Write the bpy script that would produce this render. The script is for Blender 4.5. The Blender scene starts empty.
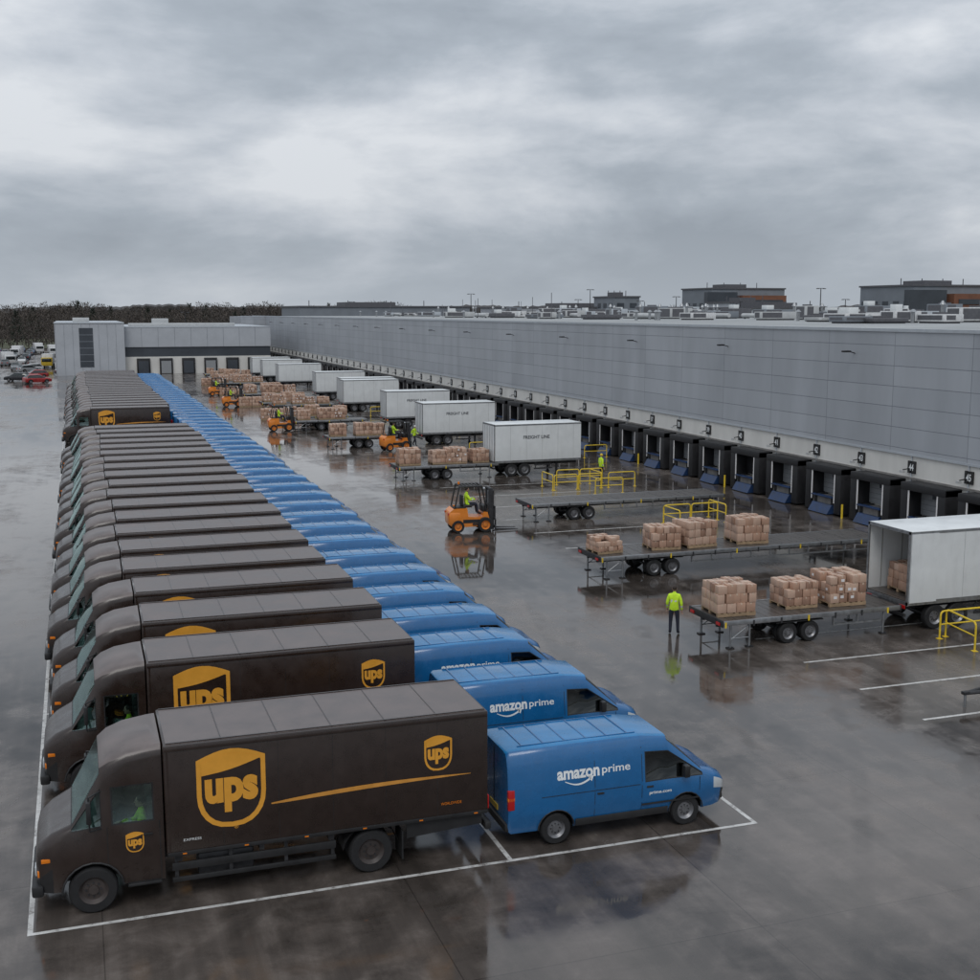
import bpy, bmesh, math, random
from mathutils import Vector, Matrix
R=random.Random(7)
scene=bpy.context.scene
H=11.5
# ------------------------------------------------------------------ materials
MATS={}
def newmat(name):
    m=bpy.data.materials.new(name); m.use_nodes=True
    nt=m.node_tree; nt.nodes.clear()
    o=nt.nodes.new('ShaderNodeOutputMaterial'); MATS[name]=m
    return m,nt,o
def N(nt,t,**k):
    n=nt.nodes.new(t)
    for a,b in k.items(): setattr(n,a,b)
    return n
def L(nt,a,b): nt.links.new(a,b)
def ramp(nt,fac,stops):
    r=nt.nodes.new('ShaderNodeValToRGB')
    e=r.color_ramp.elements
    while len(e)<len(stops): e.new(0.5)
    for el,(p,c) in zip(e,stops):
        el.position=p; el.color=(c[0],c[1],c[2],1) if not isinstance(c,float) else (c,c,c,1)
    L(nt,fac,r.inputs[0]); return r.outputs[0]
def P(name,col,rough=.5,metal=0.,var=.15,scale=3.,bump=0.,coat=0.,dirt=0.,stretch=(1,1,1),spec=.5,rv=.1,dirtz=1.2):
    m,nt,o=newmat(name)
    b=N(nt,'ShaderNodeBsdfPrincipled'); L(nt,b.outputs[0],o.inputs[0])
    b.inputs['Metallic'].default_value=metal
    b.inputs['Specular IOR Level'].default_value=spec
    b.inputs['Coat Weight'].default_value=coat; b.inputs['Coat Roughness'].default_value=.12
    tc=N(nt,'ShaderNodeTexCoord'); mp=N(nt,'ShaderNodeMapping'); mp.inputs['Scale'].default_value=stretch
    oi=N(nt,'ShaderNodeObjectInfo'); ad=N(nt,'ShaderNodeVectorMath',operation='ADD')
    ml=N(nt,'ShaderNodeMath',operation='MULTIPLY'); ml.inputs[1].default_value=57.
    L(nt,oi.outputs['Random'],ml.inputs[0]); L(nt,tc.outputs['Object'],ad.inputs[0]); L(nt,ml.outputs[0],ad.inputs[1])
    L(nt,ad.outputs[0],mp.inputs[0])
    n=N(nt,'ShaderNodeTexNoise'); n.inputs['Scale'].default_value=scale; n.inputs['Detail'].default_value=6; n.inputs['Roughness'].default_value=.62
    L(nt,mp.outputs[0],n.inputs['Vector'])
    lo=[c*(1-var) for c in col]; hi=[min(1,c*(1+var)) for c in col]
    c=ramp(nt,n.outputs[0],[(.3,lo),(.7,hi)])
    if dirt>0:
        sx=N(nt,'ShaderNodeSeparateXYZ'); L(nt,tc.outputs['Object'],sx.inputs[0])
        mr=N(nt,'ShaderNodeMapRange'); mr.inputs[1].default_value=dirtz; mr.inputs[2].default_value=.25; mr.inputs[3].default_value=0; mr.inputs[4].default_value=1
        L(nt,sx.outputs[2],mr.inputs[0])
        m2=N(nt,'ShaderNodeMath',operation='MULTIPLY'); L(nt,mr.outputs[0],m2.inputs[0]); L(nt,n.outputs[0],m2.inputs[1])
        n3=N(nt,'ShaderNodeTexNoise'); n3.inputs['Scale'].default_value=2.6; n3.inputs['Detail'].default_value=9; n3.inputs['Roughness'].default_value=.7
        mq=N(nt,'ShaderNodeMapping'); mq.inputs['Scale'].default_value=(1,1,.35); L(nt,ad.outputs[0],mq.inputs[0]); L(nt,mq.outputs[0],n3.inputs['Vector'])
        r3=ramp(nt,n3.outputs[0],[(.5,(0,0,0)),(.8,(.3,.3,.3))])
        m4=N(nt,'ShaderNodeMath',operation='ADD'); L(nt,m2.outputs[0],m4.inputs[0]); L(nt,r3,m4.inputs[1])
        m3=N(nt,'ShaderNodeMath',operation='MULTIPLY',use_clamp=True); m3.inputs[1].default_value=dirt; L(nt,m4.outputs[0],m3.inputs[0])
        mx=N(nt,'ShaderNodeMixRGB'); mx.inputs[2].default_value=(.12,.108,.098,1); L(nt,m3.outputs[0],mx.inputs[0]); L(nt,c,mx.inputs[1]); c=mx.outputs[0]
    L(nt,c,b.inputs['Base Color'])
    rr=ramp(nt,n.outputs[0],[(.3,float(max(.02,rough-rv))),(.7,float(min(1,rough+rv)))])
    L(nt,rr,b.inputs['Roughness'])
    if bump>0:
        bp=N(nt,'ShaderNodeBump'); bp.inputs['Strength'].default_value=bump; bp.inputs['Distance'].default_value=.02
        L(nt,n.outputs[0],bp.inputs['Height']); L(nt,bp.outputs[0],b.inputs['Normal'])
    return m
def glassmat(name,tint,gl=.1,gc=(.9,.95,.95)):
    m,nt,o=newmat(name)
    t=N(nt,'ShaderNodeBsdfTransparent'); t.inputs[0].default_value=(*tint,1)
    g=N(nt,'ShaderNodeBsdfGlossy'); g.inputs['Roughness'].default_value=.04; g.inputs[0].default_value=(*gc,1)
    lw=N(nt,'ShaderNodeFresnel'); lw.inputs[0].default_value=1.5
    ad=N(nt,'ShaderNodeMath',operation='ADD',use_clamp=True); ad.inputs[1].default_value=gl; L(nt,lw.outputs[0],ad.inputs[0])
    mx=N(nt,'ShaderNodeMixShader'); L(nt,ad.outputs[0],mx.inputs[0]); L(nt,t.outputs[0],mx.inputs[1]); L(nt,g.outputs[0],mx.inputs[2]); L(nt,mx.outputs[0],o.inputs[0])
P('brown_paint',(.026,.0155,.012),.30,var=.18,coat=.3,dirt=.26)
P('brown_roof',(.135,.112,.106),.38,var=.28,scale=1.5,dirt=.2,dirtz=.3)  # greyer than the sides: roof dust plus sky reflection put into the colour
P('gold',(.74,.34,.04),.4,var=.08)
P('gold_dark',(.60,.27,.05),.4,var=.15)
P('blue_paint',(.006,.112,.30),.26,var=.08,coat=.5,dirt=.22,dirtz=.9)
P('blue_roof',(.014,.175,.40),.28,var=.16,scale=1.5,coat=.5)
P('decal_white',(.80,.82,.82),.4,var=.05)
P('black_plastic',(.018,.018,.019),.5,var=.3)
P('black_rubber',(.014,.014,.015),.75,var=.3,scale=12)
P('dark_steel',(.045,.045,.048),.5,metal=.4,var=.4,scale=6)
P('steel',(.33,.34,.35),.4,metal=.8,var=.2,scale=6)
P('rim',(.24,.24,.25),.4,metal=.7,var=.3)
P('rim_brown',(.05,.04,.037),.5,var=.3)
P('lamp_white',(.50,.53,.55),.08,var=.05,coat=.8)
P('lamp_red',(.45,.012,.012),.15,var=.1)
P('lamp_orange',(.75,.2,.01),.2,var=.1)
P('interior',(.16,.17,.17),.8,var=.3)
P('trailer_white',(.70,.72,.72),.4,var=.06,scale=1.2,dirt=.45,dirtz=2.2)
P('trailer_inside',(.30,.30,.29),.6,var=.1)
P('deck_wood',(.070,.061,.055),.33,var=.5,scale=2,stretch=(8,.6,1),bump=.3)
P('carton_a',(.43,.26,.18),.6,var=.14,scale=2,coat=.25)
P('carton_b',(.52,.35,.26),.55,var=.12,scale=2,coat=.25)
P('carton_c',(.30,.175,.12),.6,var=.14,scale=2,coat=.25)
P('label_white',(.75,.73,.72),.5,var=.05)
P('tape',(.58,.45,.34),.3,var=.05)
P('pallet_wood',(.33,.23,.14),.8,var=.3,scale=5)
P('orange_paint',(.76,.23,.02),.35,var=.12,coat=.3,dirt=.3)
P('yellow_paint',(.74,.52,.03),.45,var=.15,scale=6)
P('skin',(.48,.29,.21),.5,var=.06)
P('hair',(.03,.02,.015),.7,var=.2)
P('hivis',(.58,.86,.03),.7,var=.12,scale=9,bump=.4)
P('reflective',(.6,.62,.62),.3,var=.05)
P('navy_cloth',(.018,.021,.035),.85,var=.3,scale=9,bump=.4)
P('boots',(.02,.017,.015),.5)
P('eye',(.02,.02,.02),.2)
P('car_white',(.6,.6,.6),.3,coat=.5); P('car_red',(.32,.02,.02),.3,coat=.5); P('car_grey',(.15,.16,.17),.3,coat=.5)
P('car_silver',(.33,.34,.35),.3,coat=.5)
P('car_black',(.02,.02,.025),.3,coat=.5); P('car_blue',(.03,.06,.15),.3,coat=.5); P('car_yellow',(.55,.38,.03),.3,coat=.4)
P('shelter_black',(.014,.014,.016),.6,var=.35,scale=2)
P('dock_door',(.27,.28,.29),.5,var=.1,stretch=(1,1,4))
P('dock_blue',(.012,.035,.10),.45,var=.4)
P('concrete_wall',(.66,.645,.61),.8,var=.10,scale=.7,stretch=(1,1,.35),bump=.2)
P('concrete_base',(.20,.19,.18),.8,var=.3,scale=1.5)
P('trim',(.42,.45,.48),.5,var=.08)
P('roof_membrane',(.30,.31,.31),.6,var=.25,scale=.15)
P('hvac',(.46,.47,.47),.5,var=.12,scale=1.)
P('hvac_dark',(.10,.10,.11),.6,var=.2)
P('office_grey',(.42,.44,.47),.5,var=.08,scale=.3)
P('block_grey',(.19,.21,.235),.6,var=.12,scale=.3)
P('office_dark',(.05,.058,.07),.4,var=.2,scale=.3)
P('brick_brown',(.20,.085,.05),.8,var=.2,scale=.6)
P('twigs_a',(.052,.043,.038),.9,var=.3,scale=.2); P('twigs_b',(.092,.076,.064),.9,var=.3,scale=.2); P('evergreen',(.030,.038,.028),.9,var=.3,scale=.2)
P('terrain',(.075,.08,.045),.95,var=.35,scale=.03)
P('far_woods',(.060,.055,.054),1.,var=.45,scale=.08,stretch=(1,1,6))
glassmat('cab_glass',(.60,.84,.78),.12,(.75,.95,.92)); glassmat('dark_glass',(.10,.12,.13),.03)
# warehouse cladding
m,nt,o=newmat('grey_panels'); b=N(nt,'ShaderNodeBsdfPrincipled'); L(nt,b.outputs[0],o.inputs[0])
g=N(nt,'ShaderNodeNewGeometry'); s=N(nt,'ShaderNodeSeparateXYZ'); L(nt,g.outputs['Position'],s.inputs[0])
ad=N(nt,'ShaderNodeMath',operation='ADD'); L(nt,s.outputs[0],ad.inputs[0]); L(nt,s.outputs[1],ad.inputs[1])
cb=N(nt,'ShaderNodeCombineXYZ'); L(nt,ad.outputs[0],cb.inputs[0]); L(nt,s.outputs[2],cb.inputs[1])
br=N(nt,'ShaderNodeTexBrick'); br.offset=0; br.inputs['Scale'].default_value=1; br.inputs['Brick Width'].default_value=6.; br.inputs['Row Height'].default_value=1.08
br.inputs['Mortar Size'].default_value=.020; br.inputs['Color1'].default_value=(.365,.385,.415,1); br.inputs['Color2'].default_value=(.405,.425,.455,1); br.inputs['Mortar'].default_value=(.20,.215,.24,1); br.inputs['Mortar Smooth'].default_value=.1
L(nt,cb.outputs[0],br.inputs['Vector'])
n=N(nt,'ShaderNodeTexNoise'); n.inputs['Scale'].default_value=.5; n.inputs['Detail'].default_value=6
mp=N(nt,'ShaderNodeMapping'); mp.inputs['Scale'].default_value=(1,1,.25); L(nt,g.outputs['Position'],mp.inputs[0]); L(nt,mp.outputs[0],n.inputs['Vector'])
mx=N(nt,'ShaderNodeMixRGB',blend_type='MULTIPLY'); mx.inputs[0].default_value=1
L(nt,br.outputs[0],mx.inputs[1]); L(nt,ramp(nt,n.outputs[0],[(.3,.86),(.7,1.06)]),mx.inputs[2]); L(nt,mx.outputs[0],b.inputs['Base Color']); b.inputs['Roughness'].default_value=.42
bp=N(nt,'ShaderNodeBump'); bp.inputs['Strength'].default_value=.5; bp.inputs['Distance'].default_value=.03; bp.invert=True
L(nt,br.outputs['Fac'],bp.inputs['Height']); L(nt,bp.outputs[0],b.inputs['Normal'])
# wet yard
m,nt,o=newmat('wet_asphalt'); b=N(nt,'ShaderNodeBsdfPrincipled'); L(nt,b.outputs[0],o.inputs[0])
g=N(nt,'ShaderNodeNewGeometry')
def nz(scale,detail,st=(1,1,1),dist=0.,rough=.6,rot=0.):
    mp=N(nt,'ShaderNodeMapping'); mp.inputs['Scale'].default_value=st; mp.inputs['Rotation'].default_value=(0,0,rot); L(nt,g.outputs['Position'],mp.inputs[0])
    n=N(nt,'ShaderNodeTexNoise'); n.inputs['Scale'].default_value=scale; n.inputs['Detail'].default_value=detail; n.inputs['Roughness'].default_value=rough; n.inputs['Distortion'].default_value=dist
    L(nt,mp.outputs[0],n.inputs['Vector']); return n.outputs[0]
big=nz(.12,6,(1,.6,1),.8); mid=nz(.9,8,(1,1,1),.3,.65); streak=nz(1.2,6,(1,.05,1),.15); streak2=nz(.9,6,(.07,1,1),.2,.6,.12); fine=nz(45,4)
def mixf(a,bb,f,mode='MIX'):
    x=N(nt,'ShaderNodeMixRGB',blend_type=mode); x.inputs[0].default_value=f
    L(nt,a,x.inputs[1]); L(nt,bb,x.inputs[2]); return x.outputs[0]
c0=mixf(mid,streak,.4); c0=mixf(c0,big,.4); c0=mixf(c0,streak2,.15)
col=ramp(nt,c0,[(.38,(.060,.050,.043)),(.5,(.118,.099,.087)),(.62,(.195,.168,.150))])
br=N(nt,'ShaderNodeTexBrick'); br.offset=0; br.inputs['Scale'].default_value=1; br.inputs['Brick Width'].default_value=5.9; br.inputs['Row Height'].default_value=6.2; br.inputs['Mortar Size'].default_value=.016; br.inputs['Mortar Smooth'].default_value=.4
br.inputs['Color1'].default_value=(1,1,1,1); br.inputs['Color2'].default_value=(.84,.84,.84,1); br.inputs['Mortar'].default_value=(.6,.6,.6,1); L(nt,g.outputs['Position'],br.inputs['Vector'])
col=mixf(col,br.outputs[0],1.,'MULTIPLY')
fr=ramp(nt,fine,[(.3,.8),(.7,1.2)]); col=mixf(col,fr,.6,'MULTIPLY')
# tyre tracks: sweeping arcs of rubber, broken up by noise
for cxy,sc_,th in (((-55,70,0),.115,.9),((95,20,0),.09,.92)):
    mp=N(nt,'ShaderNodeMapping'); mp.inputs['Location'].default_value=(-cxy[0],-cxy[1],0); L(nt,g.outputs['Position'],mp.inputs[0])
    wv=N(nt,'ShaderNodeTexWave'); wv.wave_type='RINGS'; wv.rings_direction='Z'; wv.inputs['Scale'].default_value=sc_; wv.inputs['Distortion'].default_value=2.5; wv.inputs['Detail'].default_value=2; wv.inputs['Detail Scale'].default_value=.25
    L(nt,mp.outputs[0],wv.inputs['Vector'])
    tr=ramp(nt,wv.outputs['Fac'],[(th,1.0),(.985,.60)]); mk=ramp(nt,mid,[(.44,(0,0,0)),(.58,(.75,.75,.75))])
    x=N(nt,'ShaderNodeMixRGB',blend_type='MULTIPLY'); L(nt,mk,x.inputs[0]); L(nt,col,x.inputs[1]); L(nt,tr,x.inputs[2]); col=x.outputs[0]
wet=mixf(big,mid,.38); wet=mixf(wet,streak,.2)
col=mixf(col,ramp(nt,wet,[(.42,.58),(.56,1.0)]),1.,'MULTIPLY'); L(nt,col,b.inputs['Base Color'])
rg=ramp(nt,wet,[(.43,.04),(.495,.11),(.59,.30)]); L(nt,rg,b.inputs['Roughness'])
b.inputs['IOR'].default_value=1.55
bs=ramp(nt,wet,[(.43,.01),(.6,.26)])
bp=N(nt,'ShaderNodeBump'); bp.inputs['Distance'].default_value=.01; L(nt,bs,bp.inputs['Strength']); L(nt,mixf(fine,mid,.5),bp.inputs['Height']); L(nt,bp.outputs[0],b.inputs['Normal'])
# road paint
m,nt,o=newmat('road_paint'); b=N(nt,'ShaderNodeBsdfPrincipled'); L(nt,b.outputs[0],o.inputs[0])
g=N(nt,'ShaderNodeNewGeometry'); n=nz(3.5,9,(1,1,1),0,.75)
L(nt,ramp(nt,n,[(.34,(.14,.12,.11)),(.45,(.50,.49,.47)),(.7,(.74,.73,.71))]),b.inputs['Base Color']); b.inputs['Roughness'].default_value=.25

# ------------------------------------------------------------------ mesh builder
class MB:
    def __init__(s): s.V=[];s.F=[];s.M=[];s.slots=[]
    def mi(s,m):
        if m not in s.slots: s.slots.append(m)
        return s.slots.index(m)
    def add(s,vs,fs,mat,mtx=None):
        k=len(s.V)
        for v in vs:
            s.V.append(tuple(mtx@Vector(v)) if mtx else tuple(v))
        for i,f in enumerate(fs):
            s.F.append([a+k for a in f]); s.M.append(s.mi(mat[i] if isinstance(mat,list) else mat))
    def box(s,x0,x1,y0,y1,z0,z1,mat,bev=0.,mtx=None):
        if bev<=0:
            v=[(x,y,z) for x in (x0,x1) for y in (y0,y1) for z in (z0,z1)]
            s.add(v,[(0,1,3,2),(4,6,7,5),(0,4,5,1),(2,3,7,6),(0,2,6,4),(1,5,7,3)],mat,mtx); return
        bm=bmesh.new(); bmesh.ops.create_cube(bm,size=1)
        for v in bm.verts: v.co=Vector(((x0+x1)/2+v.co.x*(x1-x0),(y0+y1)/2+v.co.y*(y1-y0),(z0+z1)/2+v.co.z*(z1-z0)))
        bmesh.ops.bevel(bm,geom=bm.edges[:],offset=bev,segments=2,affect='EDGES',profile=.5)
        s.bm(bm,mat,mtx)
    def bm(s,bm,mat,mtx=None):
        bm.verts.index_update()
        s.add([v.co.copy() for v in bm.verts],[[v.index for v in f.verts] for f in bm.faces],mat,mtx); bm.free()
    def cyl(s,p0,p1,r,mat,seg=10,r2=None,mtx=None):
        p0=Vector(p0);p1=Vector(p1);d=(p1-p0)
        q=d.to_track_quat('Z','Y'); r2=r if r2 is None else r2
        v=[];
        for k,(p,rr) in enumerate(((p0,r),(p1,r2))):
            for i in range(seg):
                a=2*math.pi*i/seg; v.append(p+q@Vector((math.cos(a)*rr,math.sin(a)*rr,0)))
        f=[(i,(i+1)%seg,seg+(i+1)%seg,seg+i) for i in range(seg)]
        f.append(tuple(range(seg-1,-1,-1))); f.append(tuple(range(seg,2*seg)))
        s.add(v,f,mat,mtx)
    def tube(s,pts,r,mat,seg=8,mtx=None):
        for a,b in zip(pts[:-1],pts[1:]): s.cyl(a,b,r,mat,seg,mtx=mtx)
    def prism(s,prof,y0,y1,mat,mtx=None):
        n=len(prof); v=[(x,y0,z) for x,z in prof]+[(x,y1,z) for x,z in prof]
        f=[tuple(range(n)),tuple(range(2*n-1,n-1,-1))]+[(i,n+i,n+(i+1)%n,(i+1)%n) for i in range(n)]
        s.add(v,f,mat,mtx)
    def lathe(s,c,prof,mat,seg=24,axis='Y'):
        v=[];f=[];n=len(prof)
        for i in range(seg):
            a=2*math.pi*i/seg
            for r,d in prof:
                if axis=='Y': v.append((c[0]+math.cos(a)*r,c[1]+d,c[2]+math.sin(a)*r))
                else: v.append((c[0]+math.cos(a)*r,c[1]+math.sin(a)*r,c[2]+d))
        for i in range(seg):
            j=(i+1)%seg
            for k in range(n-1): f.append((i*n+k,j*n+k,j*n+k+1,i*n+k+1))
        s.add(v,f,mat)
    def wheel(s,x,y,z,r,w,rim='rim',seg=24):
        s.lathe((x,y,z),[(r*.6,-w/2),(r*.93,-w/2),(r,-w*.33),(r,w*.33),(r*.93,w/2),(r*.6,w/2)],'black_rubber',seg)
        for sg in (-1,1):
            s.lathe((x,y,z),[(0.001,sg*w*.36),(r*.2,sg*w*.36),(r*.22,sg*w*.22),(r*.46,sg*w*.18),(r*.6,sg*w*.46)],rim,seg)
            for k in range(8):
                a=k*math.pi/4; cx=x+math.cos(a)*r*.3; cz=z+math.sin(a)*r*.3
                s.cyl((cx,y+sg*w*.15,cz),(cx,y+sg*w*.27,cz),r*.045,'dark_steel',6)
    def mesh(s,me,mtx=None):
        names=[m.name if m else 'steel' for m in me.materials] or ['steel']
        s.add([v.co.copy() for v in me.vertices],[list(p.vertices) for p in me.polygons],[names[min(p.material_index,len(names)-1)] for p in me.polygons],mtx)
    def build_mesh(s,name,angle=32):
        me=bpy.data.meshes.new(name); me.from_pydata(s.V,[],s.F)
        for m in s.slots: me.materials.append(MATS[m])
        me.polygons.foreach_set('material_index',s.M); me.validate(); me.update()
        me.polygons.foreach_set('use_smooth',[True]*len(me.polygons))
        try: me.set_sharp_from_angle(angle=math.radians(angle))
        except Exception: pass
        return me
    def build(s,name,loc=(0,0,0),rz=0,angle=32,parent=None):
        return place(s.build_mesh(name,angle),name,loc,rz,parent)
def place(me,name,loc=(0,0,0),rz=0,parent=None):
    ob=bpy.data.objects.new(name,me); ob.location=loc; ob.rotation_euler=(0,0,rz); scene.collection.objects.link(ob)
    if parent: ob.parent=parent
    return ob
TXT={}
def text2d(st,w=None,h=None,off=0.):
    key=(st,off)
    if key not in TXT:
        cu=bpy.data.curves.new('t','FONT'); cu.body=st; cu.size=1; cu.offset=off; cu.resolution_u=4
        ob=bpy.data.objects.new('t',cu); scene.collection.objects.link(ob)
        bpy.context.view_layer.update(); dg=bpy.context.evaluated_depsgraph_get()
        me=bpy.data.meshes.new_from_object(ob.evaluated_get(dg))
        TXT[key]=([(v.co.x,v.co.y) for v in me.vertices],[list(p.vertices) for p in me.polygons])
        bpy.data.objects.remove(ob); bpy.data.meshes.remove(me)
    v,f=TXT[key]
    xs=[a for a,_ in v]; ys=[b for _,b in v]; cx=(min(xs)+max(xs))/2; cy=(min(ys)+max(ys))/2
    sx=w/(max(xs)-min(xs)) if w else None; sy=h/(max(ys)-min(ys)) if h else None
    sx=sx or sy; sy=sy or sx
    return [((a-cx)*sx,(b-cy)*sy) for a,b in v],f
def decal(mb,vf,cx,cz,fn,mat,off=.005,side=-1):
    v,f=vf
    mb.add([(cx+(a if side<0 else -a),side*(fn(cz+b)+off),cz+b) for a,b in v],f,mat)
def poly2d(pts): return (pts,[list(range(len(pts)))])
def shield(s):
    pts=[(-.5,.44)]+[(-.5+i*.125,.44+.13*math.sin(math.pi*i/8)) for i in range(1,8)]+[(.5,.44),(.5,-.08)]
    for i in range(1,7):
        t=i/6; pts.append((.5*math.cos(t*math.pi/2)**.8 if t<1 else 0,-.08-.47*math.sin(t*math.pi/2)))
    for i in range(5,0,-1):
        t=i/6; pts.append((-.5*math.cos(t*math.pi/2)**.8,-.08-.47*math.sin(t*math.pi/2)))
    pts.append((-.5,-.08))
    return [(a*s[0],b*s[1]) for a,b in pts]
def logo(mb,cx,cz,w,h,fn,side=-1):
    decal(mb,poly2d(shield((w,h))),cx,cz,fn,'gold',.004,side)
    decal(mb,poly2d(shield((w*.86,h*.87))),cx,cz,fn,'brown_paint',.008,side)
    top=[(-.43,.40)]+[(-.43+i*.86/8,.40+.10*math.sin(math.pi*i/8)) for i in range(1,8)]+[(.43,.40)]
    bot=[(.43-i*.86/8,.40-.18*(i/8)-.03*math.sin(math.pi*i/8)) for i in range(0,9)]
    cr=[(a*w,b*h) for a,b in top]+[(a*w,b*h) for a,b in bot[1:]]
    decal(mb,poly2d(cr),cx,cz,fn,'gold',.011,side)
    decal(mb,text2d('ups',w*.77,h*.50,.05),cx,cz-h*.08,fn,'gold',.012,side)

def ringpts(h):
    (y4,z4),(y5,z5)=h[4],h[5]
    dy,dz=y5-y4,z5-z4; ln=math.hypot(dy,dz)+1e-6
    mid=((y4+y5)/2+dz/ln*ln*.16,(z4+z5)/2-dy/ln*ln*.16)
    h=list(h[:5])+[mid,h[5]]
    return [(y,z) for y,z in h]+[(-y,z) for y,z in reversed(h)]
def loft(stations,matf,insets=(),cut=None):
    """half ring has 7 points: side segments 0..5, top 6, mirrored 7..12, underside 13"""
    bm=bmesh.new(); rings=[]
    for x,h in stations:
        rings.append([bm.verts.new((x,y,z)) for y,z in ringpts(h)])
    n=len(rings[0]); names=[]
    fd={}
    for i in range(len(rings)-1):
        for j in range(n):
            k=(j+1)%n
            f=bm.faces.new((rings[i][j],rings[i+1][j],rings[i+1][k],rings[i][k])); mn=matf(i,j)
            if mn not in names: names.append(mn)
            f.material_index=names.index(mn); fd[(i,j)]=f
    f=bm.faces.new(rings[0]); f.material_index=names.index(matf(0,1)); f=bm.faces.new(list(reversed(rings[-1]))); f.material_index=names.index(matf(len(rings)-2,3))
    bmesh.ops.recalc_face_normals(bm,faces=bm.faces[:])
    if 'black_plastic' not in names: names.append('black_plastic')
    bi=names.index('black_plastic')
    for cells,th in insets:
        fs=[fd[c] for c in cells]
        r=bmesh.ops.inset_region(bm,faces=fs,thickness=th,depth=-.012,use_even_offset=True)
        for q in r['faces']: q.material_index=bi
    me=bpy.data.meshes.new('l'); bm.to_mesh(me); bm.free()
    for a in names: me.materials.append(MATS[a])
    if cut:
        ob=bpy.data.objects.new('l',me); scene.collection.objects.link(ob)
        c=MB()
        for (x,z,r,yw) in cut:
            for sg in (-1,1): c.cyl((x,sg*.55,z),(x,sg*yw,z),r,'black_plastic',28)
        cm=c.build_mesh('c'); co=bpy.data.objects.new('c',cm); scene.collection.objects.link(co)
        md=ob.modifiers.new('b','BOOLEAN'); md.object=co; md.operation='DIFFERENCE'; md.solver='EXACT'
        try: md.material_mode='TRANSFER'
        except Exception: pass
        bpy.context.view_layer.update(); dg=bpy.context.evaluated_depsgraph_get()
        me2=bpy.data.meshes.new_from_object(ob.evaluated_get(dg))
        bpy.data.objects.remove(ob); bpy.data.objects.remove(co)
        if len(me2.polygons)>20: me=me2
    return me
def half(j): return j if j<=6 else 12-j
# ------------------------------------------------------------------ people
def ellipsoid(mb,c,r,mat,seg=14,rings=9):
    v=[];f=[]
    for i in range(rings+1):
        t=math.pi*i/rings
        for j in range(seg):
            a=2*math.pi*j/seg; v.append((c[0]+r[0]*math.sin(t)*math.cos(a),c[1]+r[1]*math.sin(t)*math.sin(a),c[2]+r[2]*math.cos(t)))
    for i in range(rings):
        for j in range(seg):
            k=(j+1)%seg; f.append((i*seg+j,(i+1)*seg+j,(i+1)*seg+k,i*seg+k))
    mb.add(v,f,mat)
def skin(verts,edges,rad,sub=1,root=0):
    me=bpy.data.meshes.new('s'); me.from_pydata(verts,edges,[]); ob=bpy.data.objects.new('s',me); scene.collection.objects.link(ob)
    md=ob.modifiers.new('k','SKIN'); md.use_smooth_shade=True
    for i,r in enumerate(rad):
        rr=r if isinstance(r,tuple) else (r,r)
        me.skin_vertices[0].data[i].radius=rr; me.skin_vertices[0].data[i].use_root=(i==root)
    sb=ob.modifiers.new('u','SUBSURF'); sb.levels=sub
    bpy.context.view_layer.update(); dg=bpy.context.evaluated_depsgraph_get()
    m2=bpy.data.meshes.new_from_object(ob.evaluated_get(dg)); bpy.data.objects.remove(ob)
    return m2
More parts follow.
